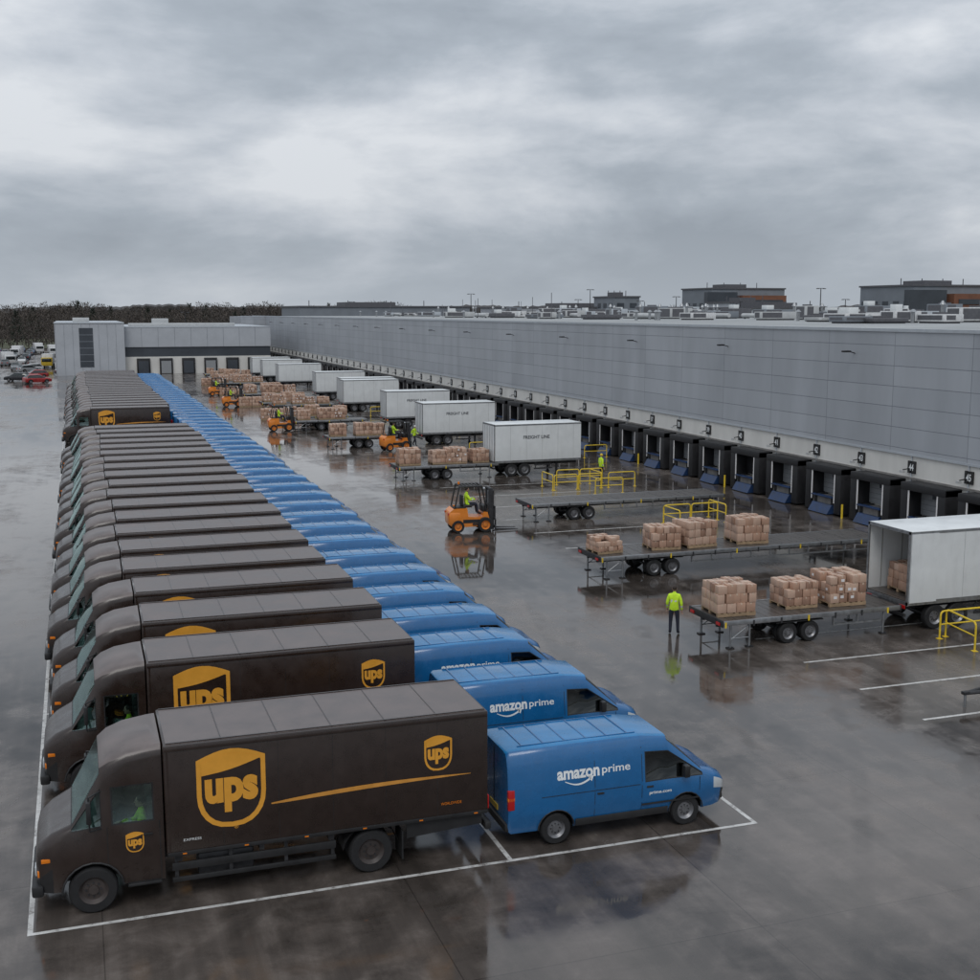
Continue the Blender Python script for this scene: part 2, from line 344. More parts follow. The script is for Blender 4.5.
def worker_mesh(pose='stand',hat=None):
    mb=MB()
    if pose=='stand':
        J=dict(pel=(0,0,.96),sp=(0,.01,1.14),ch=(0,.01,1.32),nk=(0,0,1.50),hd=(0,-.01,1.58),
          sL=(.18,.01,1.42),eL=(.25,.02,1.15),wL=(.25,-.12,.93),sR=(-.18,.01,1.42),eR=(-.26,.05,1.14),wR=(-.27,-.03,.88),
          hL=(.10,0,.90),kL=(.12,-.03,.50),aL=(.13,.03,.09),tL=(.15,-.15,.045),hR=(-.10,0,.90),kR=(-.13,-.01,.50),aR=(-.15,.05,.09),tR=(-.18,-.13,.045))
    elif pose=='walk':
        J=dict(pel=(0,0,.94),sp=(0,0,1.13),ch=(0,-.02,1.31),nk=(0,-.04,1.48),hd=(0,-.06,1.56),
          sL=(.18,-.01,1.40),eL=(.24,-.04,1.13),wL=(.22,-.28,1.02),sR=(-.18,-.01,1.40),eR=(-.24,.12,1.16),wR=(-.25,.14,.91),
          hL=(.10,0,.88),kL=(.11,.03,.48),aL=(.12,.26,.14),tL=(.12,.14,.045),hR=(-.10,0,.88),kR=(-.11,-.20,.50),aR=(-.11,-.22,.09),tR=(-.11,-.40,.045))
    else:
        J=dict(pel=(0,0,.10),sp=(0,.03,.28),ch=(0,.02,.46),nk=(0,0,.64),hd=(0,-.01,.72),
          sL=(.18,.01,.56),eL=(.24,-.12,.34),wL=(.16,-.38,.36),sR=(-.18,.01,.56),eR=(-.24,-.12,.34),wR=(-.16,-.38,.36),
          hL=(.10,-.03,.08),kL=(.13,-.46,.12),aL=(.13,-.50,-.30),tL=(.13,-.68,-.34),hR=(-.10,-.03,.08),kR=(-.13,-.46,.12),aR=(-.13,-.50,-.30),tR=(-.13,-.68,-.34))
    rad=dict(pel=(.165,.125),sp=(.155,.115),ch=(.185,.125),nk=.062,hd=.062,sL=.078,sR=.078,eL=.056,eR=.056,wL=.044,wR=.044,hL=.098,hR=.098,kL=.072,kR=.072,aL=.055,aR=.055,tL=.05,tR=.05)
    ks=list(J); ix={k:i for i,k in enumerate(ks)}
    E=[('pel','sp'),('sp','ch'),('ch','nk'),('nk','hd'),('ch','sL'),('sL','eL'),('eL','wL'),('ch','sR'),('sR','eR'),('eR','wR'),('pel','hL'),('hL','kL'),('kL','aL'),('aL','tL'),('pel','hR'),('hR','kR'),('kR','aR'),('aR','tR')]
    lab={('pel','sp'):'hivis',('sp','ch'):'hivis',('ch','nk'):'hivis',('nk','hd'):'skin',('aL','tL'):'boots',('aR','tR'):'boots'}
    for e in E:
        if e not in lab: lab[e]='hivis' if e[1][0] in 'sew' else 'navy_cloth'
    me=skin([J[k] for k in ks],[(ix[a],ix[b]) for a,b in E],[rad[k] for k in ks],2)
    def dseg(p,a,b):
        a=Vector(a);b=Vector(b);t=max(0,min(1,(p-a).dot(b-a)/(b-a).length_squared)); return (p-(a+t*(b-a))).length,t
    mt=[]
    for p in me.polygons:
        c=p.center; best=min(((dseg(c,J[a],J[b])[0]-.3*(rad[a][0] if isinstance(rad[a],tuple) else rad[a]),(a,b)) for a,b in E))[1]
        m=lab[best]; d,t=dseg(c,J[best[0]],J[best[1]])
        if m=='hivis' and best==('sp','ch') and .35<t<.62: m='reflective'
        if m=='hivis' and best[0][0]=='e' and .3<t<.5: m='reflective'
        if best[0]=='pel' and best[1][0]=='h': m='hivis' if c.z>J['pel'][2]-.05 else 'navy_cloth'
        mt.append(m)
    mb.add([v.co.copy() for v in me.vertices],[list(p.vertices) for p in me.polygons],mt)
    for s in 'LR':
        w=Vector(J['w'+s]); d=(w-Vector(J['e'+s])).normalized(); side=Vector((0,1,0)) if abs(d.y)<.7 else Vector((1,0,0))
        side=(side-d*side.dot(d)).normalized(); nrm=d.cross(side)
        if s=='R': nrm=-nrm
        pal=skin([w,w+d*.05,w+d*.09],[(0,1),(1,2)],[(.026,.024),(.04,.022),(.038,.018)],1)
        mb.add([v.co.copy() for v in pal.vertices],[list(p.vertices) for p in pal.polygons],'skin')
        for k,(o,l) in enumerate(((-.030,.062),(-.010,.075),(.010,.080),(.030,.072))):
            b0=w+d*.085+side*o; p1=b0+d*l*.45+nrm*.008; p2=p1+d*l*.35+nrm*.018; p3=p2+d*l*.15+nrm*.02
            fm=skin([b0,p1,p2,p3],[(0,1),(1,2),(2,3)],[.010,.009,.008,.007],1); mb.add([v.co.copy() for v in fm.vertices],[list(p.vertices) for p in fm.polygons],'skin')
        b0=w+d*.03-side*.028; p1=b0+d*.03-side*.03+nrm*.008; p2=p1+d*.03-side*.008+nrm*.012
        fm=skin([b0,p1,p2],[(0,1),(1,2)],[.013,.011,.009],1); mb.add([v.co.copy() for v in fm.vertices],[list(p.vertices) for p in fm.polygons],'skin')
    h=Vector(J['hd'])+Vector((0,-.012,.085))
    ellipsoid(mb,h,(.074,.094,.118),'skin'); ellipsoid(mb,h+Vector((0,-.02,-.06)),(.055,.07,.055),'skin')
    mb.add([h+Vector(v) for v in ((-.014,-.088,-.02),(.014,-.088,-.02),(0,-.116,-.018),(0,-.09,.025))],[(0,1,2),(0,2,3),(1,3,2)],'skin')
    for sx in (-1,1):
        ellipsoid(mb,h+Vector((sx*.03,-.084,.008)),(.012,.008,.007),'eye',8,6); ellipsoid(mb,h+Vector((sx*.076,.008,-.005)),(.010,.02,.03),'skin',8,6)
    mb.box(h.x-.022,h.x+.022,h.y-.090,h.y-.08,h.z-.055,h.z-.048,'lamp_red')
    if hat:
        hc=h+Vector((0,.005,.045)); ellipsoid(mb,hc,(.092,.112,.095),hat); mb.lathe((hc.x,hc.y-.01,hc.z-.012),[(.09,0),(.12,-.004),(.12,.004),(.09,.012)],hat,18,'Z')
    else:
        ellipsoid(mb,h+Vector((0,.018,.028)),(.081,.094,.105),'hair')
    return mb.build_mesh('worker_body',60)
W_stand=worker_mesh('stand'); W_walk=worker_mesh('walk','car_white'); W_sit=worker_mesh('sit'); W_stand2=worker_mesh('stand','yellow_paint')

# ------------------------------------------------------------------ delivery truck (front at x=0, nose toward -X)
def truck_mesh():
    mb=MB(); T=[]
    def st(x,w,z): T.append((x,list(zip(w,z))))
    st(0.0,(.70,.84,.86,.82,.76,.58),(.52,.72,.95,1.10,1.18,1.22))
    st(.06,(.88,.99,1.0,.96,.91,.74),(.48,.82,1.14,1.30,1.38,1.43))
    st(.30,(1.0,1.06,1.06,1.02,.97,.82),(.48,1.0,1.42,1.53,1.59,1.63))
    st(.66,(1.03,1.09,1.09,1.06,1.03,.90),(.48,1.1,1.69,1.74,1.77,1.80))
    st(1.22,(1.03,1.10,1.10,1.07,1.01,.84),(.48,1.1,1.73,2.50,2.76,2.89))
    st(1.40,(1.03,1.10,1.10,1.08,1.03,.88),(.48,1.1,1.73,2.50,2.85,3.03))
    st(1.72,(1.03,1.10,1.10,1.08,1.04,.90),(.48,1.1,1.73,2.50,2.93,3.15))
    st(2.20,(1.03,1.10,1.10,1.08,1.05,.93),(.48,1.1,1.73,2.50,2.98,3.21))
    st(2.37,(1.03,1.10,1.10,1.08,1.05,.94),(.48,1.1,1.73,2.50,2.99,3.22))
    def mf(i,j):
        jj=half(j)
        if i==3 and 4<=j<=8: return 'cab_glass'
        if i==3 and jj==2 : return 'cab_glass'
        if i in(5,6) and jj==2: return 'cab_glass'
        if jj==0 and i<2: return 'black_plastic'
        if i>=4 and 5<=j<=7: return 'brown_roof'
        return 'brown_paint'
    ins=[([(3,j) for j in range(4,9)],.035),([(5,2),(6,2)],.03),([(5,10),(6,10)],.03),([(3,2)],.02),([(3,10)],.02)]
    mb.mesh(loft(T,mf,ins,[(1.02,.45,.56,1.4)]))
    mb.box(.75,1.15,-.95,.95,1.2,1.62,'interior',.05); mb.box(2.28,2.33,-1.0,1.0,.6,2.9,'interior')
    for sy in (-.55,.55):
        mb.box(1.75,2.2,sy-.25,sy+.25,1.05,1.2,'black_plastic',.04); mb.box(2.1,2.25,sy-.25,sy+.25,1.2,1.95,'black_plastic',.05)
    q=Matrix.Translation((1.38,-.55,1.6))@Matrix.Rotation(math.radians(-60),4,'Y')
    pts=[(math.cos(a)*.2,math.sin(a)*.2,0) for a in [k*math.pi/8 for k in range(17)]]
    mb.tube(pts,.014,'black_plastic',6,q); mb.cyl((1.15,-.55,1.4),(1.38,-.55,1.6),.02,'black_plastic')
    mb.box(-.10,.12,-1.0,1.0,.42,.66,'black_plastic',.05)
    mb.box(-.012,.05,-.45,.45,.76,1.04,'black_plastic',.02)
    for k in range(4): mb.box(-.022,-.005,-.42,.42,.79+k*.06,.81+k*.06,'dark_steel')
    for sy in (-1,1):
        mb.box(-.03,.10,sy*.72-.14,sy*.72+.14,.80,1.0,'lamp_white',.03)
        mb.box(.10,.30,sy*1.03-.02,sy*1.03+.022,1.12,1.2,'lamp_orange',.01)
        mb.box(.02,.12,sy*.93-.05,sy*.93+.05,.82,.95,'lamp_orange',.015)
        mb.tube([(1.22,sy*1.08,2.45),(1.0,sy*1.30,2.42),(1.0,sy*1.30,1.75),(1.22,sy*1.09,1.7)],.016,'black_plastic',6)
        mb.box(.95,1.04,sy*1.30-.11,sy*1.30+.11,1.92,2.36,'black_plastic',.025)
        for xx in (1.31,2.285): mb.box(xx,xx+.014,sy*1.1035-.002,sy*1.1035+.002,.98 if xx<2 else .55,1.72,'black_plastic')
        mb.box(1.98,2.16,sy*1.12-.012,sy*1.12+.012,1.46,1.5,'black_plastic',.005)
        mb.box(1.66,2.3,sy*1.06-.07,sy*1.06+.07,.44,.50,'black_plastic',.015)
        mb.tube([(.85,sy*.45,1.86),(1.12,sy*.12,2.40)],.008,'black_plastic',5)
        ar=[(1.02+math.cos(a)*.57,sy*1.085,.45+math.sin(a)*.57) for a in [math.radians(5+k*17) for k in range(11)]]
        mb.tube(ar,.022,'black_plastic',6)
    mb.box(2.40,9.02,-1.18,1.18,.98,3.22,'brown_paint',.045)
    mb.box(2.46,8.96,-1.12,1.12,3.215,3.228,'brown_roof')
    for sy in (-1,1):
        mb.box(2.42,9.0,sy*1.185-.008,sy*1.185+.008,3.10,3.17,'brown_paint',.004)
        mb.box(2.42,9.0,sy*1.185-.01,sy*1.185+.01,.97,1.05,'black_plastic',.004)
        for k in range(6): mb.box(2.7+k*1.2,2.78+k*1.2,sy*1.197-.003,sy*1.197+.003,.995,1.02,'lamp_orange')
        for k in range(1,6): mb.box(2.4+k*1.1,2.407+k*1.1,sy*1.181-.001,sy*1.181+.001,1.06,3.09,'black_plastic')
        mb.cyl((2.47,sy*1.13,1.0),(2.47,sy*1.13,3.16),.055,'brown_paint',10)
    for k in range(1,6): mb.box(2.4+k*1.1,2.42+k*1.1,-1.12,1.12,3.2285,3.236,'brown_paint')
    for yy in (-1.1,1.06): mb.box(2.46,8.96,yy,yy+.04,3.2285,3.245,'brown_paint')
    for k in range(4): mb.cyl((2.47,-.6+k*.4,3.17),(2.42,-.6+k*.4,3.17),.03,'lamp_orange',8)
    mb.box(9.02,9.035,-1.02,1.02,1.12,3.02,'dark_steel')
    for k in range(7): mb.box(9.034,9.04,-1.0,1.0,1.2+k*.26,1.215+k*.26,'black_plastic')
    mb.box(8.98,9.12,-1.1,1.1,.55,.72,'black_plastic',.03)
    for sy in (-1,1): mb.box(9.02,9.05,sy*1.1-.05,sy*1.1+.05,1.05,1.35,'lamp_red',.01)
    for sy in (-.42,.42): mb.box(.6,8.95,sy-.05,sy+.05,.66,.94,'dark_steel')
    for xx in (2.6,4.2,5.6,7.6,8.8): mb.box(xx,xx+.1,-1.1,1.1,.82,.97,'dark_steel')
    for sy in (-1,1):
        mb.box(2.5,5.75,sy*1.10-.02,sy*1.10+.02,.40,.50,'black_plastic',.008); mb.box(2.5,5.75,sy*1.10-.02,sy*1.10+.02,.64,.80,'black_plastic',.008)
        for xx in (2.55,3.6,4.7,5.65): mb.box(xx,xx+.07,sy*1.07-.02,sy*1.07+.02,.42,.97,'dark_steel')
        mb.box(3.0,4.1,sy*.78-.22,sy*.78+.22,.42,.88,'dark_steel',.06)
        mb.prism([(7.25,.97),(7.25,.62),(8.9,.72),(8.9,.97)],sy*1.09-.012,sy*1.09+.012,'black_plastic')
        pr=[(6.48+math.cos(a)*.60,.47+math.sin(a)*.60) for a in [math.radians(10+k*16) for k in range(11)]]
        for a,b in zip(pr[:-1],pr[1:]): mb.add([(a[0],sy*1.17,a[1]),(b[0],sy*1.17,b[1]),(b[0],sy*.6,b[1]),(a[0],sy*.6,a[1])],[(0,1,2,3)],'black_plastic')
        mb.wheel(1.02,sy*.97,.46,.46,.26,'rim_brown'); mb.wheel(6.48,sy*1.02,.46,.46,.26,'rim_brown'); mb.wheel(6.48,sy*.70,.46,.46,.26,'rim_brown')
        mb.box(7.13,7.16,sy*.88-.28,sy*.88+.28,.2,.8,'black_rubber')
    for xx in(1.02,6.48): mb.cyl((xx,-.9,.46),(xx,.9,.46),.07,'dark_steel')
    mb.cyl((6.28,0,.46),(6.68,0,.46),.2,'dark_steel')
    fb=lambda z:1.182
    for sd in (-1,1):
        a,b_=(3.68,7.92) if sd<0 else (7.6,3.4)
        logo(mb,a,2.22,1.34,1.44,fb,sd); logo(mb,b_,2.42,.60,.68,fb,sd)
        n=16; up=[];dn=[]
        for k in range(n+1):
            t=k/n; x=4.45+t*4.18; zc=1.80+.10*t+.05*math.sin(math.pi*t)
            th=.05*math.sin(math.pi*min(1,t*1.0+.02))**.6*(1-.45*t)+.005
            up.append((x,zc+th)); dn.append((x,zc-th))
        vs=[(x-(6.5),z-1.85) for x,z in up+dn]; fs=[[k,k+1,n+2+k,n+1+k] for k in range(n)]
        decal(mb,(vs,fs),6.5 if sd<0 else 5.0,1.85,fb,'gold_dark',.004,sd)
        decal(mb,text2d('WORLDWIDE',.45,.06),8.2 if sd<0 else 3.2,1.30,fb,'lamp_orange',.005,sd)
        decal(mb,text2d('EXPRESS',.34,.05),2.9 if sd<0 else 8.5,1.28,fb,'decal_white',.005,sd)
        decal(mb,text2d('®',.08,.08),3.75 if sd<0 else 7.5,1.42,fb,'gold',.005,sd)
        logo(mb,1.82,1.34,.34,.37,lambda z:1.104,sd)
    return mb.build_mesh('delivery_truck',44)
TR=truck_mesh()
# ------------------------------------------------------------------ delivery van (front +X)
def van_mesh():
    mb=MB(); T=[]
    def st(x,w,z): T.append((x,list(zip(w,z))))
    FW=(.90,.97,.98,.90,.82,.66); FZ=(.36,.75,1.15,1.84,2.08,2.19)
    st(0.0,(.86,.93,.94,.86,.78,.60),(.42,.75,1.13,1.80,2.03,2.13))
    st(.07,FW,FZ); st(1.6,FW,(.34,.75,1.15,1.84,2.10,2.21)); st(3.12,FW,(.34,.75,1.15,1.84,2.09,2.20)); st(3.22,FW,(.34,.75,1.15,1.84,2.08,2.19))
    st(3.80,(.90,.97,.98,.89,.80,.66),(.34,.75,1.16,1.80,2.01,2.11))
    st(4.66,(.90,.97,.97,.93,.88,.72),(.34,.75,1.14,1.20,1.245,1.275))
    st(4.95,(.89,.96,.95,.90,.83,.65),(.36,.80,1.06,1.12,1.165,1.19))
    st(5.16,(.82,.91,.90,.84,.76,.58),(.38,.76,.97,1.02,1.06,1.08))
    st(5.28,(.70,.80,.79,.74,.67,.50),(.40,.70,.87,.92,.96,.98))
    st(5.34,(.55,.64,.63,.58,.52,.38),(.43,.62,.76,.80,.83,.85))
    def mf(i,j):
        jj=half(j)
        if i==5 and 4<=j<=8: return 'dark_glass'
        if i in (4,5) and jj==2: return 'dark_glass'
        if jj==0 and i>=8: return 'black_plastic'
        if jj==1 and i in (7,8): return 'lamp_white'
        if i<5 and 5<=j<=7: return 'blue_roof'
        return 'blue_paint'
    ins=[([(5,j) for j in range(4,9)],.03),([(4,2),(5,2)],.025),([(4,10),(5,10)],.025)]
    mb.mesh(loft(T,mf,ins,[(1.1,.36,.42,1.3),(4.25,.36,.42,1.3)]))
    mb.box(3.2,4.4,-.8,.8,.5,.6,'interior'); mb.box(4.2,4.5,-.85,.85,.8,1.10,'interior',.05); mb.box(3.05,3.1,-.85,.85,.5,1.95,'interior')
    for sy in (-.42,.42): mb.box(3.2,3.35,sy-.22,sy+.22,.9,1.75,'black_plastic',.05); mb.box(3.2,3.7,sy-.22,sy+.22,.75,.95,'black_plastic',.04)
    zz=[(.34,.90),(.75,.97),(1.15,.98),(1.84,.90),(2.09,.82)]
    def w(z):
        for (a,wa),(b,wb) in zip(zz[:-1],zz[1:]):
            if z<=b: return wa+(wb-wa)*(z-a)/(b-a)
        return .82
    for sd in (-1,1):
        def seam(x,z0,z1,t=.012):
            n=8; v=[]
            for k in range(n+1):
                z=z0+(z1-z0)*k/n; v+=[(x,sd*(w(z)+.003),z),(x+t,sd*(w(z)+.003),z)]
            mb.add(v,[(2*k,2*k+1,2*k+3,2*k+2) for k in range(n)],'black_plastic')
        seam(3.14,.45,1.95); seam(2.0,.45,1.95); seam(4.58,.80,1.12)
        mb.box(.75,3.1,sd*(w(1.12))-.001*sd,sd*(w(1.12)+.006),1.115,1.127,'black_plastic')
        mb.box(3.15,4.56,sd*.972,sd*.982,.62,.66,'black_plastic'); mb.box(1.55,3.8,sd*.955-.012,sd*.955+.012,.36,.52,'black_plastic',.01)
        mb.box(3.26,3.42,sd*.985-.01,sd*.985+.012,1.02,1.06,'black_plastic',.005); mb.box(2.06,2.22,sd*.985-.01,sd*.985+.012,1.02,1.06,'black_plastic',.005)
        mb.box(4.10,4.24,sd*1.08-.10,sd*1.08+.08,1.20,1.48,'black_plastic',.03); mb.cyl((4.3,sd*.93,1.22),(4.18,sd*1.02,1.26),.025,'black_plastic')
        mb.box(-.018,.13,sd*.935-.05,sd*.935+.038,.92,1.36,'lamp_red',.012); mb.box(-.021,.133,sd*.935-.05,sd*.935+.041,1.12,1.20,'lamp_orange',.01)
        mb.wheel(1.1,sd*.85,.35,.35,.21); mb.wheel(4.25,sd*.85,.35,.35,.21)
        for cx in (1.1,4.25):
            ar=[(cx+math.cos(a)*.425,sd*.965,.36+math.sin(a)*.425) for a in [math.radians(2+k*17.6) for k in range(11)]]; mb.tube(ar,.014,'black_plastic',6)
        q=.004
        decal(mb,text2d('amazon',1.0,.20,.035),1.62,1.54,w,'decal_white',q,sd)
        decal(mb,text2d('prime',.68,.22,.012),2.52 if sd<0 else .70,1.54,w,'decal_white',q,sd)
        n=14; up=[];dn=[]
        for k in range(n+1):
            t=k/n; a=-.32+t*.62; z=-.10*math.sin(math.pi*t)+.02*t; th=.009+.018*t
            up.append((a,z+th)); dn.append((a,z-th))
        decal(mb,(up+dn,[[k,k+1,n+2+k,n+1+k] for k in range(n)]),1.62,1.40,w,'decal_white',q,sd)
        decal(mb,([(.22,.06),(.36,.07),(.31,-.06)],[[0,1,2]]),1.62,1.40,w,'decal_white',q,sd)
        decal(mb,text2d('prime.com',.55,.09,.02),3.6 if sd<0 else 3.9,.88,lambda z:.979,'decal_white',q,sd)
    mb.box(5.29,5.35,-.5,.5,.50,.78,'black_plastic',.01); mb.box(5.2,5.37,-.64,.64,.36,.50,'black_plastic',.03)
    for k in range(3): mb.box(5.349,5.357,-.46,.46,.54+k*.08,.555+k*.08,'steel')
    mb.box(-.06,.06,-.88,.88,.40,.58,'black_plastic',.03)
    mb.box(-.012,0,-.007,.007,.6,2.05,'black_plastic')
    mb.box(-.02,0,-.25,.25,.66,.78,'car_yellow')
    for k in range(6): mb.box(.4+k*.5,.43+k*.5,-.6,.6,2.205,2.218,'blue_paint')
    for sd in (-.62,.62): mb.box(.3,3.1,sd-.012,sd+.012,2.195,2.22,'blue_paint')
    for sd in (-1,1): mb.tube([(4.55,sd*.1+.1,1.33),(4.15,sd*.35+.05,1.72)],.008,'black_plastic',5)
    return mb.build_mesh('delivery_van',44)
VN=van_mesh()
ty=[23.12,29.0,33.0,36.6]
while ty[-1]<88: ty.append(ty[-1]+3.45+R.uniform(-.12,.12))
y=110.
while y<182: ty.append(y); y+=3.3
for i,yy in enumerate(ty):
    ob=place(TR,'delivery_truck',(-1.15+R.uniform(-.14,.14)*(i>0),yy+1.19,0),math.radians(R.uniform(-.8,.8))*(i>0))
    if i<3:
        place(W_sit,'driver',(1.98,-.55,1.13),math.radians(-90),ob)
vy=[23.15,27.9,31.5]
while vy[-1]<190: vy.append(vy[-1]+3.35+R.uniform(-.12,.12))
for i,yy in enumerate(vy):
    place(VN,'delivery_van',(8.35+R.uniform(-.14,.14)*(i>0),yy+.98,0),math.radians(R.uniform(-1,1))*(i>0))
# ------------------------------------------------------------------ ground
mb=MB(); mb.add([(-3000,-500,-.05),(3500,-500,-.05),(3500,5000,-.05),(-3000,5000,-.05)],[(0,1,2,3)],'terrain'); mb.build('terrain')
mb=MB(); mb.add([(-90,-30,0),(140,-30,0),(140,415,0),(-90,415,0)],[(0,1,2,3)],'wet_asphalt'); mb.build('ground')
mb=MB()
def line(x0,x1,y0,y1): mb.add([(x0,y0,.004),(x1,y0,.004),(x1,y1,.004),(x0,y1,.004)],[(0,1,2,3)],'road_paint')
line(-1.34,-1.24,22.70,195); line(14.1,14.2,22.70,195); line(-1.24,14.1,22.70,22.80); line(8.20,8.30,22.80,195)
for a,bq in zip(ty[:-1],ty[1:]):
    if bq-a<8: line(-1.24,8.2,a+2.9 if bq-a<5 else a+4.1,a+2.98 if bq-a<5 else a+4.18)
for a,bq in zip(vy[:-1],vy[1:]): line(8.3,14.1,(a+bq)/2+.95,(a+bq)/2+1.03)
for yy in (24.4,27.35,30.3,33.35,36.4): line(22.4,31.5,yy-.06,yy+.06)
for k in range(30): line(22.4,31.5,54.0+k*4.35-.06,54.0+k*4.35+.06)
mb.build('parking_lines')
# ------------------------------------------------------------------ warehouse
root=bpy.data.objects.new('warehouse',None); scene.collection.objects.link(root)
XW=41.5
mb=MB()
mb.box(XW,112,5,300,4.07,10.45,'grey_panels'); mb.box(36.,XW,279,300,4.07,10.45,'grey_panels')
mb.box(XW+.06,111.9,5.1,299.9,0,4.07,'concrete_wall')
mb.box(36.1,XW+.06,279.1,299.9,0,4.07,'concrete_wall')
mb.box(XW-.04,XW+.06,5,279,2.76,2.86,'concrete_base')
mb.box(XW-.03,XW+.001,5,279,3.98,4.09,'trim')
mb.box(XW-.06,XW+.3,5,300,10.45,10.62,'trim'); mb.box(35.94,XW-.06,278.94,279.24,10.45,10.62,'trim'); mb.box(111.7,112.1,5,300,10.45,10.62,'trim')
mb.box(XW+.3,111.7,5.3,299.7,10.45,10.50,'roof_membrane')
mb.build('walls',parent=root)
mb=MB()
yy=41.8; docks=[]
while yy<276:
    docks.append(yy); yy+=4.35
for i,yc in enumerate(docks):
    x1=XW-.04; x0=XW-.95; hw=1.72
    for s in (-1,1):
        a,b_=sorted((yc+s*hw,yc+s*(hw-.55))); mb.box(x0,x1+.09,a,b_,.10,2.72,'shelter_black',.03)
        a,b_=sorted((yc+s*(hw-.56),yc+s*(hw-.66))); mb.box(x0+.02,x0+.05,a,b_,.7,2.4,'label_white')
        a,b_=sorted((yc+s*.95,yc+s*.70)); mb.box(x0+.1,x1-.0,a,b_,.55,1.02,'black_rubber',.02)
    mb.box(x0-.02,x1+.09,yc-hw,yc+hw,2.36,2.75,'shelter_black',.03)
    closed=(i*7)%5!=2
    mb.box(x1-.02,x1+.08,yc-1.2,yc+1.2,1.05,2.4,'dock_door' if closed else 'shelter_black')  # open docks: a black sheet stands in for the shade inside
    if closed:
        for q in range(4): mb.box(x1-.026,x1-.02,yc-1.18,yc+1.18,1.32+q*.28,1.335+q*.28,'hvac_dark')
        mb.box(x1-.03,x1-.02,yc-.3,yc+.3,1.95,2.15,'office_dark')
    mb.box(x0+.15,x1+.08,yc-1.1,yc+1.1,.10,.95,'concrete_base')
    mb.prism([(x0-.30,.05),(x0+.2,.05),(x0+.2,.55),(x0-.0,.55)],yc-.95,yc+.95,'dock_blue')
    mb.box(x0-.08,x0+.25,yc-1.0,yc+1.0,.95,1.02,'dock_blue',.01)
    mb.box(XW-.02,XW+.06,yc+1.85,yc+2.45,3.08,3.72,'black_plastic')
    if i<36:
        v,f=text2d(str(46-i),.36,.36,.02); mb.add([(XW-.026,yc+2.15-a,3.40+b2) for a,b2 in v],f,'decal_white')
    mb.cyl((XW-.35,yc-1.95,3.25),(XW+.05,yc-1.95,3.3),.03,'black_plastic',6); mb.box(XW-.5,XW-.3,yc-2.05,yc-1.85,3.1,3.22,'hvac')
    if i%3==0: mb.cyl((XW-1.1,yc+2.17,0),(XW-1.1,yc+2.17,.8),.06,'yellow_paint',10)
    mb.box(XW-.02,XW+.07,yc-2.17-.03,yc-2.17+.03,0,3.98,'trim')
mb.build('loading_docks',parent=root)
mb=MB()
for yy in range(30,275,14):
    mb.tube([(XW,yy,9.2),(XW-.5,yy,9.35)],.03,'black_plastic',6); mb.box(XW-.8,XW-.35,yy-.15,yy+.15,9.26,9.36,'black_plastic',.02)
mb.build('wall_lamps',parent=root)
mb=MB()
for k in range(230):
    x=R.uniform(62,109); yv=R.uniform(20,292); s=R.random(); z=10.5; tall=1+.8*(x>80)
    lx=R.uniform(1.5,5.5); ly=R.uniform(1.2,4); hz=R.uniform(.4,1.1)*tall
    mat=R.choice(['hvac','hvac','car_white','hvac_dark','block_grey','trim'])
    if s<.5:
        mb.box(x,x+lx,yv,yv+ly,z+.15,z+hz,mat,.04); mb.box(x+.2,x+lx-.2,yv+.2,yv+ly-.2,z,z+.15,'hvac_dark')
        mb.box(x-.01,x,yv+.2,yv+ly-.2,z+.3,z+hz-.1,'hvac_dark'); mb.box(x+.3,x+lx*.6,yv-.01,yv,z+.3,z+hz-.1,'hvac_dark')
        mb.cyl((x+lx/2,yv+ly/2,z+hz),(x+lx/2,yv+ly/2,z+hz+.18),min(lx,ly)*.3,'hvac_dark',14)
        if s<.15: mb.box(x+lx*.1,x+lx*.35,yv+.2,yv+ly*.5,z+hz,z+hz+.6,'trailer_white',.03)
    elif s<.66:
        mb.cyl((x,yv,z+.5),(x,yv+ly*2,z+.5),.3,'hvac',12); mb.box(x-.1,x+.1,yv+.5,yv+.7,z,z+.3,'hvac_dark'); mb.box(x-.1,x+.1,yv+ly*2-.7,yv+ly*2-.5,z,z+.3,'hvac_dark')
    elif s<.92:
        mb.cyl((x,yv,z),(x,yv,z+1.0*tall),.18,'steel',8); mb.cyl((x,yv,z+1.0*tall),(x,yv,z+1.25*tall),.35,'steel',10,.1)
    else:
        mb.cyl((x,yv,z),(x,yv,z+R.uniform(2,4)),.05,'hvac_dark',6)
mb.build('rooftop_units',parent=root)
# far office wing
root2=bpy.data.objects.new('office_building',None); scene.collection.objects.link(root2)
mb=MB()
mb.box(9.,35.9,236,279,0,3.2,'concrete_wall'); mb.box(9,35.9,236.1,279,3.2,5.0,'office_dark'); mb.box(8.9,35.95,235.9,279,5.0,8.6,'office_grey'); mb.box(8.9,35.9,235.85,279,8.6,8.8,'trim')
mb.box(-3.2,8.9,234,279,0,9.4,'office_grey'); mb.box(-3.3,8.95,233.9,279,9.4,9.6,'trim')
mb.box(1.,3.4,233.93,234.5,1.5,8.6,'office_dark')
for q in range(5): mb.box(1.,3.4,233.90,233.94,2.5+q*1.2,2.6+q*1.2,'block_grey')
for q in range(8): mb.box(-3.1+q*1.5,-3.07+q*1.5,233.97,234.02,0,9.3,'block_grey')
for q in range(9): mb.box(9+q*3.,9.04+q*3.,235.87,235.92,5.05,8.6,'block_grey')
for q in range(6):
    x=11+q*4.1; mb.box(x,x+2.4,235.6,236.2,0,2.9,'shelter_black',.03); mb.box(x+.3,x+2.1,235.5,235.7,.1,2.4,'dock_door' if q%2 else 'office_dark')
mb.box(10,30,242,243,8.8,9.4,'hvac',.05); mb.box(15,18,250,254,8.8,10.2,'hvac',.05); mb.box(0,3,245,249,9.6,10.4,'hvac',.05)
mb.build('walls',parent=root2)
